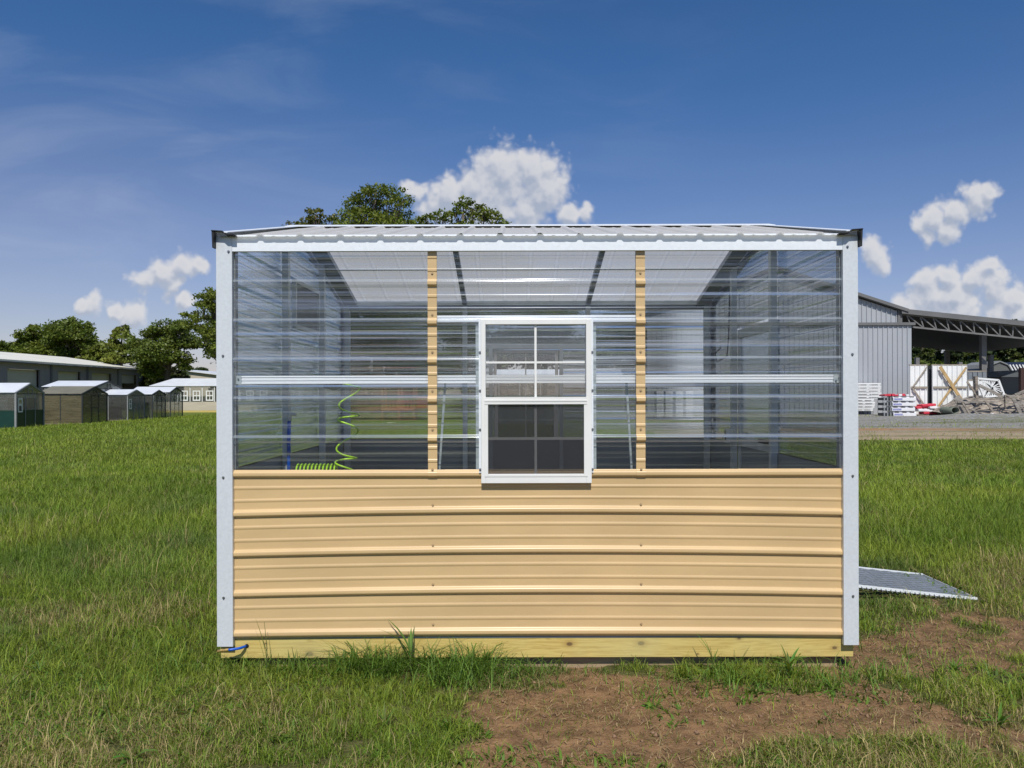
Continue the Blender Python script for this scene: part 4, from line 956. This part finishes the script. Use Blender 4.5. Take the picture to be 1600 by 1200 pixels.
mb.poly([(xm, y0-.5, zp), (xb, y0-.5, ze-.05), (xb, y0-.5, ze+.22), (xm, y0-.5, zp+.27)], (0, 26, 0)); mb.poly([(xa-.6, y0-.5, ze-.1), (xm, y0-.5, zp), (xm, y0-.5, zp+.27), (xa-.6, y0-.5, ze+.17)], (0, 26, 0)); mb.build('roof', M['eave_metal'], gb)
# open truss shed
ts = thing('open_truss_shed', 'open-sided steel shed with a dark lattice truss roof joined to the grey building', 'shed', (45, 75, GF))
A0, A1 = q(1406, 492), q(1760, 529); B0, B1 = q(1424, 512.5), q(1760, 548)
mb = MB(); mb.poly([A0, A1, A1+Vector((0,0,.42)), A0+Vector((0,0,.42))], (0, -.4, 0)); mb.build('roof_edge', M['eave_metal'], ts)
mb = MB(); mb.poly([A0+Vector((0,0,.1)), A1+Vector((0,0,.1)), A1+Vector((0,22,-.2)), A0+Vector((0,22,-.2))], (0, 0, .12)); mb.build('roof', M['under'], ts)
def truss(off, dz=0):
    o = Vector((0, off, dz)); mb = MB()
    mb.bar(A0+o, A1+o, .16, .16); mb.bar(B0+o, B1+o, .16, .14); n = 17
    for i in range(n):
        t0, t1, t2 = i/n, (i+.5)/n, (i+1)/n
        a = B0.lerp(B1, t0)+o; b = A0.lerp(A1, t1)+o; c = B0.lerp(B1, t2)+o
        mb.bar(a, b, .09, .09); mb.bar(b, c, .09, .09)
    return mb.build('truss', M['steel'], ts)
truss(0)
for px_, dd in ((1536, 68), (1480, 84), (1433, 95), (1620, 68), (1548, 84), (1500, 95)):
    p0 = P(px_, 0, dd); zt_ = A0.z + (A1.z-A0.z)*(p0.x-A0.x)/(A1.x-A0.x)-.7
    MB().box(p0.x-.22, p0.x+.22, p0.y-.2, p0.y+.2, GF, zt_).build('column', M['steel'], ts)
# white metal fence panels with timber bracing
M['tim'] = pbr('yellow_timber', (.50,.34,.15), .7, 0, .2, 2)
M['timg'] = pbr('grey_timber', (.34,.30,.24), .8, 0, .25, 2)
def fpanel(px0, px1, py0, py1, d, label, braces, rail=True, grey_top=None):
    q = lambda px, py: P(px, py, d); a = q(px0, py0); b = q(px1, py1); t = thing('fence_panel', label, 'fence', ((a.x+b.x)/2, a.y, GF), 0, 'white metal fence panels in front of the open shed')
    ribwall('sheet', a.x, b.x, a.y, GF, lambda x: a.z, .40, t, M['whitem'])
    box('top_rail', M['timg'], t, a.x, b.x, a.y-.02, a.y+.1, a.z+.002, a.z+.10)
    if rail: box('rail', M['timg'], t, a.x+.05, b.x-.05, a.y-.14, a.y-.065, q(0, 608.5).z, q(0, 605.5).z)
    for (p0, p1, mm, wd, lay) in braces:
        o = Vector((0, -.17-.11*lay, 0)); MB().bar(q(*p0)+o, q(*p1)+o, .08, wd, (0,0,1)).build('brace', mm, t)
    return t
fpanel(1421, 1449, 573, 640, 62, 'white ribbed fence panel with grey braces right beside the grey building', [((1447, 575), (1425, 606), M['timg'], .08, 0), ((1425, 609), (1443, 636), M['timg'], .12, 0)])
fpanel(1456, 1511, 573, 640, 62, 'white ribbed fence panel with two crossed yellow timber braces', [((1466, 575), (1500, 628), M['tim'], .24, 1), ((1508, 576), (1464, 637), M['tim'], .13, 0)])
fpanel(1512, 1540, 597, 645, 62.3, 'low white fence panel half hidden behind the wood heap', [])
pg_ = fpanel(1511.5, 1541, 583, 645, 62.9, 'weathered grey fence panel standing behind the low white one', [], False)
pg_.children[0].data.materials[0] = pbr('old_grey_sheet', (.20,.22,.24), .6)
dp = P(1452, 0, 62.4); tag(MB().box(dp.x-.2, dp.x+.2, dp.y, dp.y+.2, GF, P(0, 573, 62).z).build('post', M['dark_frame'], None), 'dark strip painting in the black gap between the two white fence panels', 'post')  # dark strip added to paint in the shaded gap between the panels
# dark barns far right
def gambrel(px0, px1, pye, pyp, d, dep, label, wallm, roofm, rot=0):
    q = lambda px, py: P(px, py, d); a, b = q(px0, pye), q(px1, pye); xm = (a.x+b.x)/2; zp_ = q(0, pyp).z; h = zp_-a.z; w2 = (b.x-a.x)/2
    t = thing('barn', label, 'barn', (xm, a.y, GF), 0)
    prof = [(-w2, a.z), (-w2*.62, a.z+h*.68), (0, zp_), (w2*.62, a.z+h*.68), (w2, a.z)]
    mb = MB(); mb.poly([(xm+x_, a.y, z_) for x_, z_ in prof]+[(xm+w2, a.y, GF), (xm-w2, a.y, GF)], (0, dep, 0)); mb.build('wall', wallm, t)
    mb = MB()
    for (x0, z0), (x1, z1) in zip(prof[:-1], prof[1:]): mb.poly([(xm+x0*1.04, a.y-.15, z0+.03), (xm+x1*1.04, a.y-.15, z1+.03), (xm+x1*1.04, a.y-.15, z1+.16), (xm+x0*1.04, a.y-.15, z0+.16)], (0, dep+.3, 0))
    mb.build('roof', roofm, t); mb = MB(); mb.bar((xm-w2, a.y-.06, a.z), (xm+w2, a.y-.06, a.z), .06, .12); mb.build('trim', M['white'], t); return t
M['navy'] = pbr('navy_roof', (.02,.035,.08), .4, .2); M['dk_wall'] = pbr('dark_grey_siding', (.13,.135,.13), .6, 0, .1, 1, (1,1,6))
gambrel(1543, 1580, 583, 568, 85, 5, 'dark grey barn with a rounded gambrel roof under the open truss shed', M['dk_wall'], M['grey_frame'])
nb = thing('barn', 'long barn with a navy blue roof and white upright strips behind the gambrel one', 'barn', (P(1590, 0, 90).x, 88, GF))
q = lambda px, py: P(px, py, 90); MB().poly([q(1560, 568), q(1760, 568), q(1760, 587), q(1572, 587)], (0, 6, 0)).build('roof', M['navy'], nb)
box('wall', M['dk_wall'], nb, q(1573, 0).x, q(1760, 0).x, 90+CAMY+.2, 90+CAMY+5.5, GF, q(0, 587).z)
for k in range(7): xk = q(1577+k*5, 0).x; MB().bar((xk, 90+CAMY-.08, q(0, 572).z), (xk+.6, 90+CAMY-.08, q(0, 586).z), .1, .14).build('strip', M['white'], nb)
lb = thing('barn', 'dark-walled barn with a pale cream roof slope at the right edge', 'barn', (P(1590, 0, 74).x, 72, GF))
q = lambda px, py: P(px, py, 74); MB().poly([q(1564, 591), q(1600, 580), q(1720, 580), q(1720, 591)], (0, 5, 0)).build('roof', M['cream_roof'], lb)
box('wall', M['dk_wall'], lb, q(1566, 0).x, q(1720, 0).x, 74+CAMY+.1, 74+CAMY+5, GF, q(0, 591).z-.02)
nr = thing('barn', 'low barn with a dark navy roof just above the grey fence panel', 'barn', (P(1527, 0, 100).x, 98, GF))
q = lambda px, py: P(px, py, 100); MB().poly([q(1500, 575), q(1546, 575), q(1546, 583), q(1500, 583)], (0, 6, .3)).build('roof', M['navy'], nr); box('wall', M['beige'], nr, q(1500, 0).x, q(1546, 0).x, 96, 101, GF, q(0, 583).z)
tag(MB().box(*sorted((P(1594.5, 0, 60).x, P(1600, 0, 60).x)), 55.6, 55.9, GF, P(0, 577, 60).z).build('post', pbr('rust_post', (.05,.022,.018), .7), None), 'rusty brown post at the right edge before the cream-roofed barn', 'post')

# stacks of pallets and wrapped bundles
ordn = ['lowest', 'second from the bottom', 'third from the bottom', 'fourth from the bottom', 'fifth from the bottom', 'sixth from the bottom', 'seventh from the bottom', 'eighth from the bottom', 'topmost', ]
def pallet(px0, px1, py0, py1, d, depth, m, label, group, slots=3, yo=0, rot=0):
    a = P(px0, py1, d); b = P(px1, py0, d); h = b.z-a.z; t = thing('pallet', label, 'pallet', ((a.x+b.x)/2, a.y+yo, a.z), rot, group)
    mb = MB(); y_ = a.y+yo; mb.box(a.x, b.x, y_, y_+depth, b.z-h*.5, b.z); mb.build('deck', m, t)
    mb = MB(); w_ = (b.x-a.x); n = slots+1
    for i in range(n):
        for k in (0, .45, .9):
            xx = a.x+.02+i*(w_-.24)/slots; mb.box(xx, xx+.2, y_+.02+k*(depth-.2), y_+.02+k*(depth-.2)+.18, a.z+h*.24, b.z-h*.5-.001)
    mb.build('block', m, t); mb = MB()
    for k in (0, .45, .88): mb.box(a.x+.01, b.x-.01, y_+.01+k*(depth-.1), y_+.12+k*(depth-.1), a.z+.01, a.z+h*.235)
    mb.build('runner', m, t); return t
zs = [600+i*4.9 for i in range(10)]
for i in range(9):
    wpx = (1336+random.uniform(-1, 1), 1377+random.uniform(-2, 1)) if i < 5 else (1333, 1366+random.uniform(-3, 2))
    pallet(wpx[0], wpx[1], zs[i], zs[i]+4.4, 64, 1.3, M['whitem'], 'white plastic pallet, %s in the tall stack before the grey building' % (['topmost', 'second from the top', 'third from the top', 'fourth from the top', 'fifth from the top', 'sixth from the top', 'third from the bottom', 'second from the bottom', 'lowest'][i]), 'stacked white pallets', 2)
for j, pxx in enumerate((1032, 1046, 1062, 1078)):
    for i in range(5):
        pallet(pxx-6, pxx+5, 612+i*9, 620+i*9, 58, 1.0, M['whitem'], 'white pallet behind the right clear panel, %s column, %s' % (['leftmost', 'second from the left', 'second from the right', 'rightmost'][j], ['topmost', 'second from the top', 'in the middle', 'second from the bottom', 'lowest'][i]), 'white pallets behind the greenhouse', 2)
wr = pbr('white_wrap', (.78,.78,.80), .45, 0, .05, 3); rd = pbr('red_print', (.62,.04,.07), .5); bl_ = pbr('blue_print', (.10,.13,.42), .5, 0, .4, 12, (1,1,4), c2=(.5,.5,.62)); 
for i in range(4):
    a = P(1395, 652-i*8, 60); b = P(1431, 652-i*8-7.4, 60); h = b.z-a.z
    t = thing('wrapped_bundle', 'white wrapped bundle with blue print, %s of the stack' % ['lowest', 'second from the bottom', 'second from the top', 'topmost'][i], 'bundle', (a.x, a.y, a.z), 0, 'stack of wrapped bundles')
    ox = random.uniform(-.06, .06)
    box('wrap', wr, t, a.x+ox, b.x+ox, a.y, a.y+1.1, a.z, b.z-.09, bevel=.03)
    box('print', bl_, t, a.x+.05+ox, a.x+.72+ox, a.y-.006, a.y-.002, a.z+.06, b.z-.16)
    mb = MB()
    for k in range(3): mb.box(a.x+.1+k*.6+ox, a.x+.42+k*.6+ox, a.y-.008, a.y+.1, b.z-.088, b.z-.02)
    mb.build('slot', M['blackp'], t); box('end', M['dark_frame'], t, a.x-.70, a.x+ox-.03, a.y+.06, a.y+1.0, a.z+.05, b.z-.12, bevel=.02)
    mb = MB()
    for k in range(3): MB().box(a.x-.69+k*.25, a.x-.60+k*.25, a.y+.02, a.y+.055, a.z, b.z-.06).build('stave', M['grey_frame'], t)
    box('bearer', wr, t, a.x+ox, b.x+ox, a.y+.11, a.y+1.0, b.z-.088, b.z-.002)
a = P(1383, 621, 60); b = P(1422, 615.5, 60)
for k in range(7):
    x0 = a.x+k*.28; mb = MB().box(x0, x0+.25, a.y+.05+.05*(k % 2), a.y+1.0, a.z+.02, a.z+.15+.03*((k*7) % 3)); o = mb.build('folded_bag', rd if k in (0, 1, 2, 3, 5) else wr, None, bevel=.03)
    tag(o, ['red bag at the left end on top of the wrapped stack', 'second red bag on top of the wrapped stack', 'third red bag on top of the wrapped stack', 'fourth red bag, near the middle on top of the wrapped stack', 'white bag between red ones on top of the wrapped stack', 'lone red bag towards the right on top of the wrapped stack', 'white bag at the right end on top of the wrapped stack'][k], 'bag', 'bags on the wrapped stack')
pp = [(1432,1450,640,636.5,0),(1440,1462,636.8,633,0),(1451,1470,640.5,637,1),(1462,1480,645,641,1),(1434,1458,645,641,1),(1442,1462,649,645.3,0),(1464,1478,649,645.3,1),(1456,1476,641,637.5,1),(1434,1476,652,649.5,2)]
for k, (p0, p1, y1_, y0_, c_) in enumerate(pp):
    a = P(p0, y1_, 60.5); b = P(p1, y0_, 60.5); o = MB().box(a.x, b.x, a.y-.1*(k % 3), a.y+.9-.1*(k % 3), a.z, b.z).build('folded_bag' if c_ < 2 else 'pallet', (rd, wr, M['oldwood'])[c_], None, bevel=.05)
    o.rotation_euler = (0, R(random.uniform(-5, 5)) if c_ < 2 else 0, R(random.uniform(-6, 6)))
    tag(o, (['red bag at the upper left of the low heap beside the wrapped stack','red bag on the very top of the low heap','white bag in the upper middle of the low heap','white bag at the right end of the low heap','white bag at the left end of the low heap','red bag in the bottom row of the low heap','white bag at the bottom right of the low heap','white bag sloping right near the top of the low heap','flat wooden pallet under the low heap of red and white bags'])[k], 'bag' if c_ < 2 else 'pallet', 'low heap of red and white bags' if c_ < 2 else None)
# heap of old boards
ow = [pbr('old_board_%s' % n_, c_, .9, 0, .35, 2.5, (1, 1, 3), .5, 14, c2=c2_) for n_, c_, c2_ in (('brown', (.40,.35,.29), (.15,.125,.10)), ('grey', (.36,.33,.29), (.17,.15,.13)))]
hv = [(1478, 646), (1492, 638), (1512, 626), (1530, 616), (1555, 617), (1580, 617), (1612, 614), (1660, 618), (1700, 640), (1700, 656), (1478, 652)]
mb = MB(); d = 58; rr2 = random.Random(5)
nx_, ny_ = 70, 16; V = []
def hp(px_):
    for (a_, b_), (c_, e_) in zip(hv[:8], hv[1:9]):
        if a_ <= px_ <= c_: return b_+(e_-b_)*(px_-a_)/(c_-a_)
    return 652
for j in range(ny_+1):
    for i in range(nx_+1):
        px_ = 1478+222*i/nx_; x_ = P(px_, 0, d).x; z_ = P(0, hp(px_), d).z; f = math.sin(math.pi*min(1, (j/ny_)*1.0))**.6
        nz_2 = float(vn(x_, j*.4, 1.3, 90)); V.append((x_, d+CAMY-1.2+j*.35, GF-.1+(z_-GF+.15)*f*(.62+.42*nz_2)))
mb.v = V; mb.f = [(j*(nx_+1)+i, j*(nx_+1)+i+1, (j+1)*(nx_+1)+i+1, (j+1)*(nx_+1)+i) for j in range(ny_) for i in range(nx_)]
o = mb.build('debris_heap', ow[0], None); tag(o, 'long grey-brown heap of broken rotten wood beyond the gravel', 'debris', None, 'stuff')
def board(p0, p1, wd, th, d, m, label, yo=0, grp='loose boards on the debris heap'):
    a = P(*p0, d)+Vector((0, yo, 0)); b = P(*p1, d)+Vector((0, yo+.1, 0)); o = MB().bar(a, b, th, wd, (0,0,1)).build('plank', m, None); tag(o, label, 'plank', grp)
board((1494, 622), (1514, 652), .55, .06, 56.6, ow[1], 'wide grey plank leaning steeply at the left end of the debris heap')
board((1503, 630), (1518, 652), .10, .08, 56.3, ow[0], 'thin dark stick leaning right next to the wide leaning plank')
board((1496, 630), (1560, 630), .12, .06, 56.5, ow[1], 'long level board along the front of the debris heap')
board((1540, 628), (1553, 645), .16, .06, 56.3, ow[0], 'short steep brown board in the middle of the debris heap')
board((1583, 624), (1597, 650), .26, .06, 56.2, ow[1], 'pale steep board near the right edge of the debris heap')
board((1530, 604), (1568, 622), .22, .06, 57.0, ow[1], 'pale board sloping down right below the white lattice panel')
board((1511, 598), (1526, 618), .14, .06, 57.3, ow[0], 'dark board sloping down right beside the low white fence panel')
board((1524, 590), (1527, 634), .30, .2, 57.5, ow[0], 'upright rotten post at the left of the lattice panel')
board((1520, 628), (1600, 622), .10, .05, 56.6, ow[0], 'thin board running level along the top of the heap to the right edge')
board((1570, 620), (1572, 640), .14, .05, 56.4, ow[0], 'small upright dark board towards the right of the heap')
# white lattice panel leaning on the heap
lt = thing('lattice_panel', 'white lattice panel leaning on top of the debris heap', 'panel', (P(1545, 0, 58.5).x, 54.2, 1.2))
d = 58.5; q = lambda px, py: P(px, py, d); c4 = [q(1526, 593), q(1560, 596), q(1569, 620), q(1537, 622)]
mb = MB()
for i in range(4): mb.bar(c4[i], c4[(i+1) % 4], .12, .14)
mb.build('frame', M['whitem'], lt); mb = MB()
for i in range(1, 9):
    t_ = i/9; mb.bar(c4[0].lerp(c4[1], t_), c4[3].lerp(c4[2], 1-t_), .03, .07)
for i in range(1, 5): mb.bar(c4[0].lerp(c4[3], i/5), c4[1].lerp(c4[2], 1-i/5), .03, .06)
mb.build('lattice', M['whitem'], lt)
dpz = P(1489, 643, 57); mb = MB(); ring = []
for k in range(20): a_ = 2*math.pi*k/20; mb.v += [(dpz.x+.30*math.cos(a_), dpz.y-.3, dpz.z+.26*math.sin(a_)), (dpz.x+.30*math.cos(a_), dpz.y+1.3, dpz.z+.26*math.sin(a_)), (dpz.x+.26*math.cos(a_), dpz.y-.3, dpz.z+.22*math.sin(a_)), (dpz.x+.26*math.cos(a_), dpz.y+1.3, dpz.z+.22*math.sin(a_))]
for k in range(20): n2_ = (k+1) % 20; mb.f += [(4*k, 4*k+1, 4*n2_+1, 4*n2_), (4*k+2, 4*n2_+2, 4*n2_+3, 4*k+3), (4*k, 4*n2_, 4*n2_+2, 4*k+2)]
tag(mb.build('drain_pipe', pbr('pipe_green_grey', (.16,.18,.14), .7), None, smooth=True), 'short grey-green drain pipe lying at the left end of the debris heap', 'pipe')
o = MB().box(P(1549, 0, 55).x, P(1553, 0, 55).x, 50.6, 50.8, P(0, 650.5, 55).z, P(0, 647.6, 55).z).build('bucket', M['white'], None, bevel=.04); tag(o, 'small white bucket on the gravel before the debris heap', 'bucket')

# ------------------------------------------------------------------ trees
M['bark'] = pbr('bark', (.12,.095,.07), .9, 0, .25, 3, (1,1,.3), .5, 8)
M['pinebark'] = pbr('pine_bark', (.10,.07,.05), .9, 0, .25, 3)
trng = np.random.default_rng(5)
def tree(name, label, d, lobes, trunk_px, nleaf, leaf, col, seed, flat=.8, depth=1.0, trunk_r=.35, dens=1.0, twigs=True):
    r = np.random.default_rng(seed); rd_ = random.Random(seed)
    base = P(trunk_px, 600, d); base.z = GF-.1
    t = thing(name, label, 'tree', base, 0, 'trees around the yard')
    C3 = []; 
    for (px, py, rp_) in lobes:
        c = P(px, py, d); R_ = rp_/F*d; c.y += rd_.uniform(-1, 1)*R_*1.1*depth+rd_.uniform(-.6, .6); C3.append((c, R_))
    W_ = np.array([R_**2.0 for _, R_ in C3]); W_ /= W_.sum(); cnt = (W_*nleaf).astype(int)
    pts, cols, = [], []
    for (c, R_), n in zip(C3, cnt):
        if n < 1: continue
        # leaves gather in small sprays spread through and over the lobe
        m_ = max(6, int(n/26)); v = r.normal(size=(m_, 3)); v /= np.linalg.norm(v, axis=1)[:, None]
        v[:, 2] = np.where(v[:, 2] < -.35, v[:, 2]*.5, v[:, 2]); rad = R_*(.35+.72*r.random(m_)**.6); rad *= np.where(r.random(m_) < .10, 1.18, 1)
        sc = np.array([c.x, c.y, c.z])+v*rad[:, None]*np.array([1, 1, flat]); k = r.integers(0, m_, n)
        sig = R_*.13+.05; p = sc[k]+r.normal(size=(n, 3))*sig*np.array([1.25, 1.25, .62]); p[:, 2] -= .15*np.abs(r.normal(size=n))*sig
        tone = (.72+.56*r.random(m_))[k]; hue = r.random(m_)[k]; pts.append(p); cols.append(np.stack([tone*(1+.2*hue), tone, tone*(1-.1*hue)], 1))
    p = np.concatenate(pts); n = len(p); nrm = r.normal(size=(n, 3)); nrm[:, 2] += .9; nrm /= np.linalg.norm(nrm, axis=1)[:, None]
    a = np.cross(nrm, r.normal(size=(n, 3))); a /= np.linalg.norm(a, axis=1)[:, None]; b = np.cross(nrm, a); s = leaf*(.6+.8*r.random(n))[:, None]
    co = np.stack([p-a*s, p+b*s*.55, p+a*s, p-b*s*.55], 1)
    c = np.concatenate(cols)*np.array(col)*(.8+.4*r.random((n, 1))); vcol = np.repeat(np.concatenate([c, np.ones((n, 1))], 1), 4, 0)
    co = co.reshape(-1, 3)-np.array(base)
    cr = np_mesh('crown', co, np.arange(4*n), np.full(n, 4), M['leaf'], {'Col': ('FLOAT_COLOR', vcol)}); cr.parent = t
    top = min(C3, key=lambda q_: -q_[0].z)[0]; low = min(q_[0].z-q_[1] for q_ in C3)
    fork = base+Vector((0, 0, max(1.5, (low-base.z)*.9+1.0))); mid = fork.lerp(Vector((top.x, top.y, top.z)), .55)
    mb = MB().tube([base, base.lerp(fork, .5)+Vector((.1, 0, 0)), fork, mid+Vector((rd_.uniform(-.4, .4), 0, 0)), (top.x, top.y, top.z)], [trunk_r*1.25, trunk_r, trunk_r*.85, trunk_r*.45, .05], 8); mb.build('trunk', M['bark'], t, smooth=True)
    mb = MB()
    for (c_, R_) in C3:
        f = min(.95, max(0.0, (c_.z-fork.z)/max(1, top.z-fork.z)*.6)); s0 = fork.lerp(mid, f); m1 = s0.lerp(c_, .5)+Vector((rd_.uniform(-.3, .3), rd_.uniform(-.3, .3), -.08*(c_-s0).length))
        mb.tube([s0, m1, c_], [trunk_r*.32, trunk_r*.2, .04], 5, cap=False)
        for _ in range(4):
            e = c_+Vector((rd_.gauss(0, 1), rd_.gauss(0, 1), rd_.gauss(.2, .8))).normalized()*R_*.8; mb.tube([m1.lerp(c_, .6), e], [trunk_r*.1, .02], 4, cap=False)
    mb.build('limbs', M['bark'], t, smooth=True)
    return t
G1 = (.135,.185,.032); G2 = (.115,.165,.032); G3 = (.155,.20,.038); G4 = (.060,.090,.030)
def auto(px, top, wpx, bot, seed, n=14):
    r = random.Random(seed); L = []
    for i in range(n):
        f = (i+.5)/n; ang = r.uniform(-1, 1); yy = top+(bot-top)*f; env = math.sin(math.pi*min(1, .18+.75*f)); rr3 = wpx*(.20+.10*r.random()); L.append((px+ang*env*(wpx/2-rr3*.5), yy+rr3*.8, rr3))
    L.append((px+r.uniform(-.1, .1)*wpx, top+wpx*.16, wpx*.17)); return L
tree('broadleaf_tree', 'tallest broadleaf tree with a rounded crown rising above the greenhouse roof', 70, [(590,300,20),(570,308,18),(612,308,20),(555,322,22),(628,322,16),(600,330,30),(545,345,24),(630,345,22),(575,350,30),(655,350,16),(610,365,30),(535,372,30),(560,400,50),(630,400,50),(520,430,60),(590,440,60),(650,440,55),(500,490,60),(570,500,60),(640,500,60),(700,490,50)], 590, 52000, .135, G1, 1, trunk_r=.5)
tree('broadleaf_tree', 'broadleaf tree with a reddish flat top just left of the tallest one above the roof', 71, [(483,338,12),(500,336,12),(470,344,11),(515,345,14),(450,346,4),(490,358,22),(462,370,22),(515,375,25),(480,400,40),(440,420,40),(520,420,45),(460,470,50),(400,460,40),(430,510,45)], 480, 22000, .135, (.135,.155,.040), 2, trunk_r=.35)
tree('broadleaf_tree', 'broadleaf tree with a ragged crown above the roof below the big cloud', 69, [(725,318,13),(740,326,14),(712,332,12),(755,333,15),(695,342,15),(680,338,10),(772,338,15),(665,340,9),(788,345,10),(735,350,26),(700,365,25),(765,365,25),(740,400,40),(790,410,40),(690,420,40),(820,460,50),(750,470,60),(700,500,50),(860,490,45)], 735, 27000, .135, G1, 3, trunk_r=.4)
tree('broadleaf_tree', 'tree with drooping branches right behind the left corner of the greenhouse', 84, [(335,462,14),(318,472,13),(345,475,22),(325,490,20),(355,500,28),(300,492,12),(312,508,16),(340,522,26),(318,535,18),(352,548,26),(370,530,40),(325,552,12),(400,520,45),(390,560,40)], 352, 24000, .155, G1, 4, trunk_r=.35)
tree('broadleaf_tree', 'spreading dark tree with a visible forked trunk beyond the small greenhouses', 92, [(250,512,15),(270,506,14),(232,520,14),(286,512,12),(245,532,22),(272,530,24),(225,545,20),(295,535,16),(255,555,24),(284,560,16),(228,568,18),(240,580,16),(292,572,10),(215,535,14)], 262, 22000, .16, G2, 5, trunk_r=.4)
tree('broadleaf_tree', 'slim pale tree with sparse leaves between the dark ones at left', 96, [(188,512,9),(182,522,10),(196,524,10),(178,538,13),(200,542,12),(190,556,16),(175,560,14),(206,560,13)], 190, 4200, .2, G3, 6, trunk_r=.2)
tree('broadleaf_tree', 'broad round-crowned tree behind the right half of the warehouse', 112, [(122,505,12),(108,506,13),(135,512,12),(92,512,12),(112,520,22),(140,526,16),(90,530,18),(150,538,14),(120,545,24),(100,555,20),(145,558,18)], 118, 20000, .19, G2, 7, trunk_r=.4)
tree('broadleaf_tree', 'mid-height tree just left of the round-crowned one behind the warehouse', 114, [(52,512,9),(60,518,12),(44,524,12),(68,525,12),(50,538,20),(72,540,18),(38,538,10),(58,555,20),(80,552,14)], 58, 12000, .19, G1, 8, trunk_r=.3)
tree('broadleaf_tree', 'low tree at the far left edge behind the warehouse roof', 116, [(8,540,10),(22,538,9),(-4,545,10),(30,546,10),(12,556,18),(-20,550,16),(34,558,12)], 12, 5200, .24, G2, 9, trunk_r=.25)
tree('broadleaf_tree', 'low pale green tree in front of the round-crowned one near the end of the warehouse', 104, [(150,545,10),(162,540,9),(138,552,12),(168,552,12),(152,562,14),(175,566,12),(128,562,10)], 155, 5200, .22, G3, 10, trunk_r=.25)
tree('bush', 'small dark bush peeking over the roof of the beige barn', 126, [(305,578,6),(315,577,6),(322,580,5),(298,580,5)], 310, 900, .3, G4, 12, trunk_r=.1)
for i, (px, top, wpx, d_, g_) in enumerate(((250,560,70,100,G4),(420,470,150,92,G2),(520,480,160,94,G4),(640,450,150,96,G4),(760,435,150,95,G4),(880,440,160,97,G4),(990,450,130,99,G4),(200,575,50,103,G4))):
    tree('broadleaf_tree', ['dark undergrowth tree behind the row of small greenhouses','dark tree seen through the left end of the clear wall','dark tree seen through the clear wall beside the left-end one','dark tree seen through the clear wall just left of the window','dark tree seen through the upper sash of the window','dark tree seen through the clear strip right of the window','dark tree beside the grey building seen through the clear wall','low dark tree just beyond the end of the warehouse'][i], d_, auto(px, top, wpx, 610, 40+i), px, 13000 if wpx > 100 else 5000, .34, g_, 60+i, trunk_r=.3)
# pines and woods under and right of the open shed
pines = [(1440,525,34,122),(1462,518,36,130),(1488,515,38,126),(1512,520,36,132),(1532,512,36,124),(1556,508,34,128),(1578,502,30,126),(1596,512,30,130),(1618,505,34,127),(1650,500,40,129),(1425,535,34,135)]
pl_ = ['pine at the left end of the wood behind the open shed','second pine of the wood behind the open shed','third pine of the wood, behind the left steel columns','pine between the steel columns of the open shed','pine just left of the thick right column','pine right of the thick right column','tall pine rising above the truss roof near the right edge','pine at the very right edge of the wood','pine cut by the right edge of the picture','outermost pine beyond the right edge','pine half hidden by the grey building']
for i, (px, top, wpx, d_) in enumerate(pines):
    L = []; r = random.Random(100+i); n = 12
    for k in range(n): f = k/(n-1); w2 = wpx*(.10+.42*f); L.append((px+r.uniform(-1, 1)*w2*.6, top+5+(604-top)*f*.92, max(5, wpx*(.16+.20*f))))
    tree('pine_tree', pl_[i], d_, L, px, 6000, .34, (.050,.080,.034) if i % 3 else (.075,.105,.03), 200+i, flat=.6, trunk_r=.25)
for i, (px, top, wpx) in enumerate(((1450,560,80),(1530,560,90),(1600,562,90))):
    tree('bush', ['bright leafy thicket behind the first fence panel','bright leafy thicket behind the crossed-brace panel','bright leafy thicket behind the dark barns'][i], 112, auto(px, top, wpx, 612, 300+i), px, 7000, .30, (.085,.125,.022), 320+i, trunk_r=.15)
mb = MB()
for i in range(40):
    r_ = random.Random(900+i); px_ = r_.uniform(1492, 1640); py_ = hp(px_)+r_.uniform(0, 22); L_ = r_.uniform(6, 22); a_ = r_.uniform(-.7, .9)
    mb.bar(P(px_, py_, 57-.5*r_.random()), P(px_+L_*math.cos(a_), min(650, py_+L_*math.sin(a_)), 57-.5*r_.random()), .05, r_.uniform(.05, .2))
tag(mb.build('broken_sticks', ow[1], None), kind='stuff')
for i, (px, top, wpx) in enumerate(((1440,540,60),(1478,545,60),(1515,542,60),(1552,540,60),(1590,542,60),(1630,540,60))):
    tree('pine_tree', ['dark pine filling the gap beside the grey building','dark pine behind the leftmost steel column','dark pine in the middle gap of the open shed','dark pine behind the thick right column','dark pine above the gambrel barn','dark pine beyond the right edge of the barns'][i], 142, auto(px, top, wpx, 606, 700+i), px, 6000, .4, (.045,.075,.03), 720+i, trunk_r=.2)
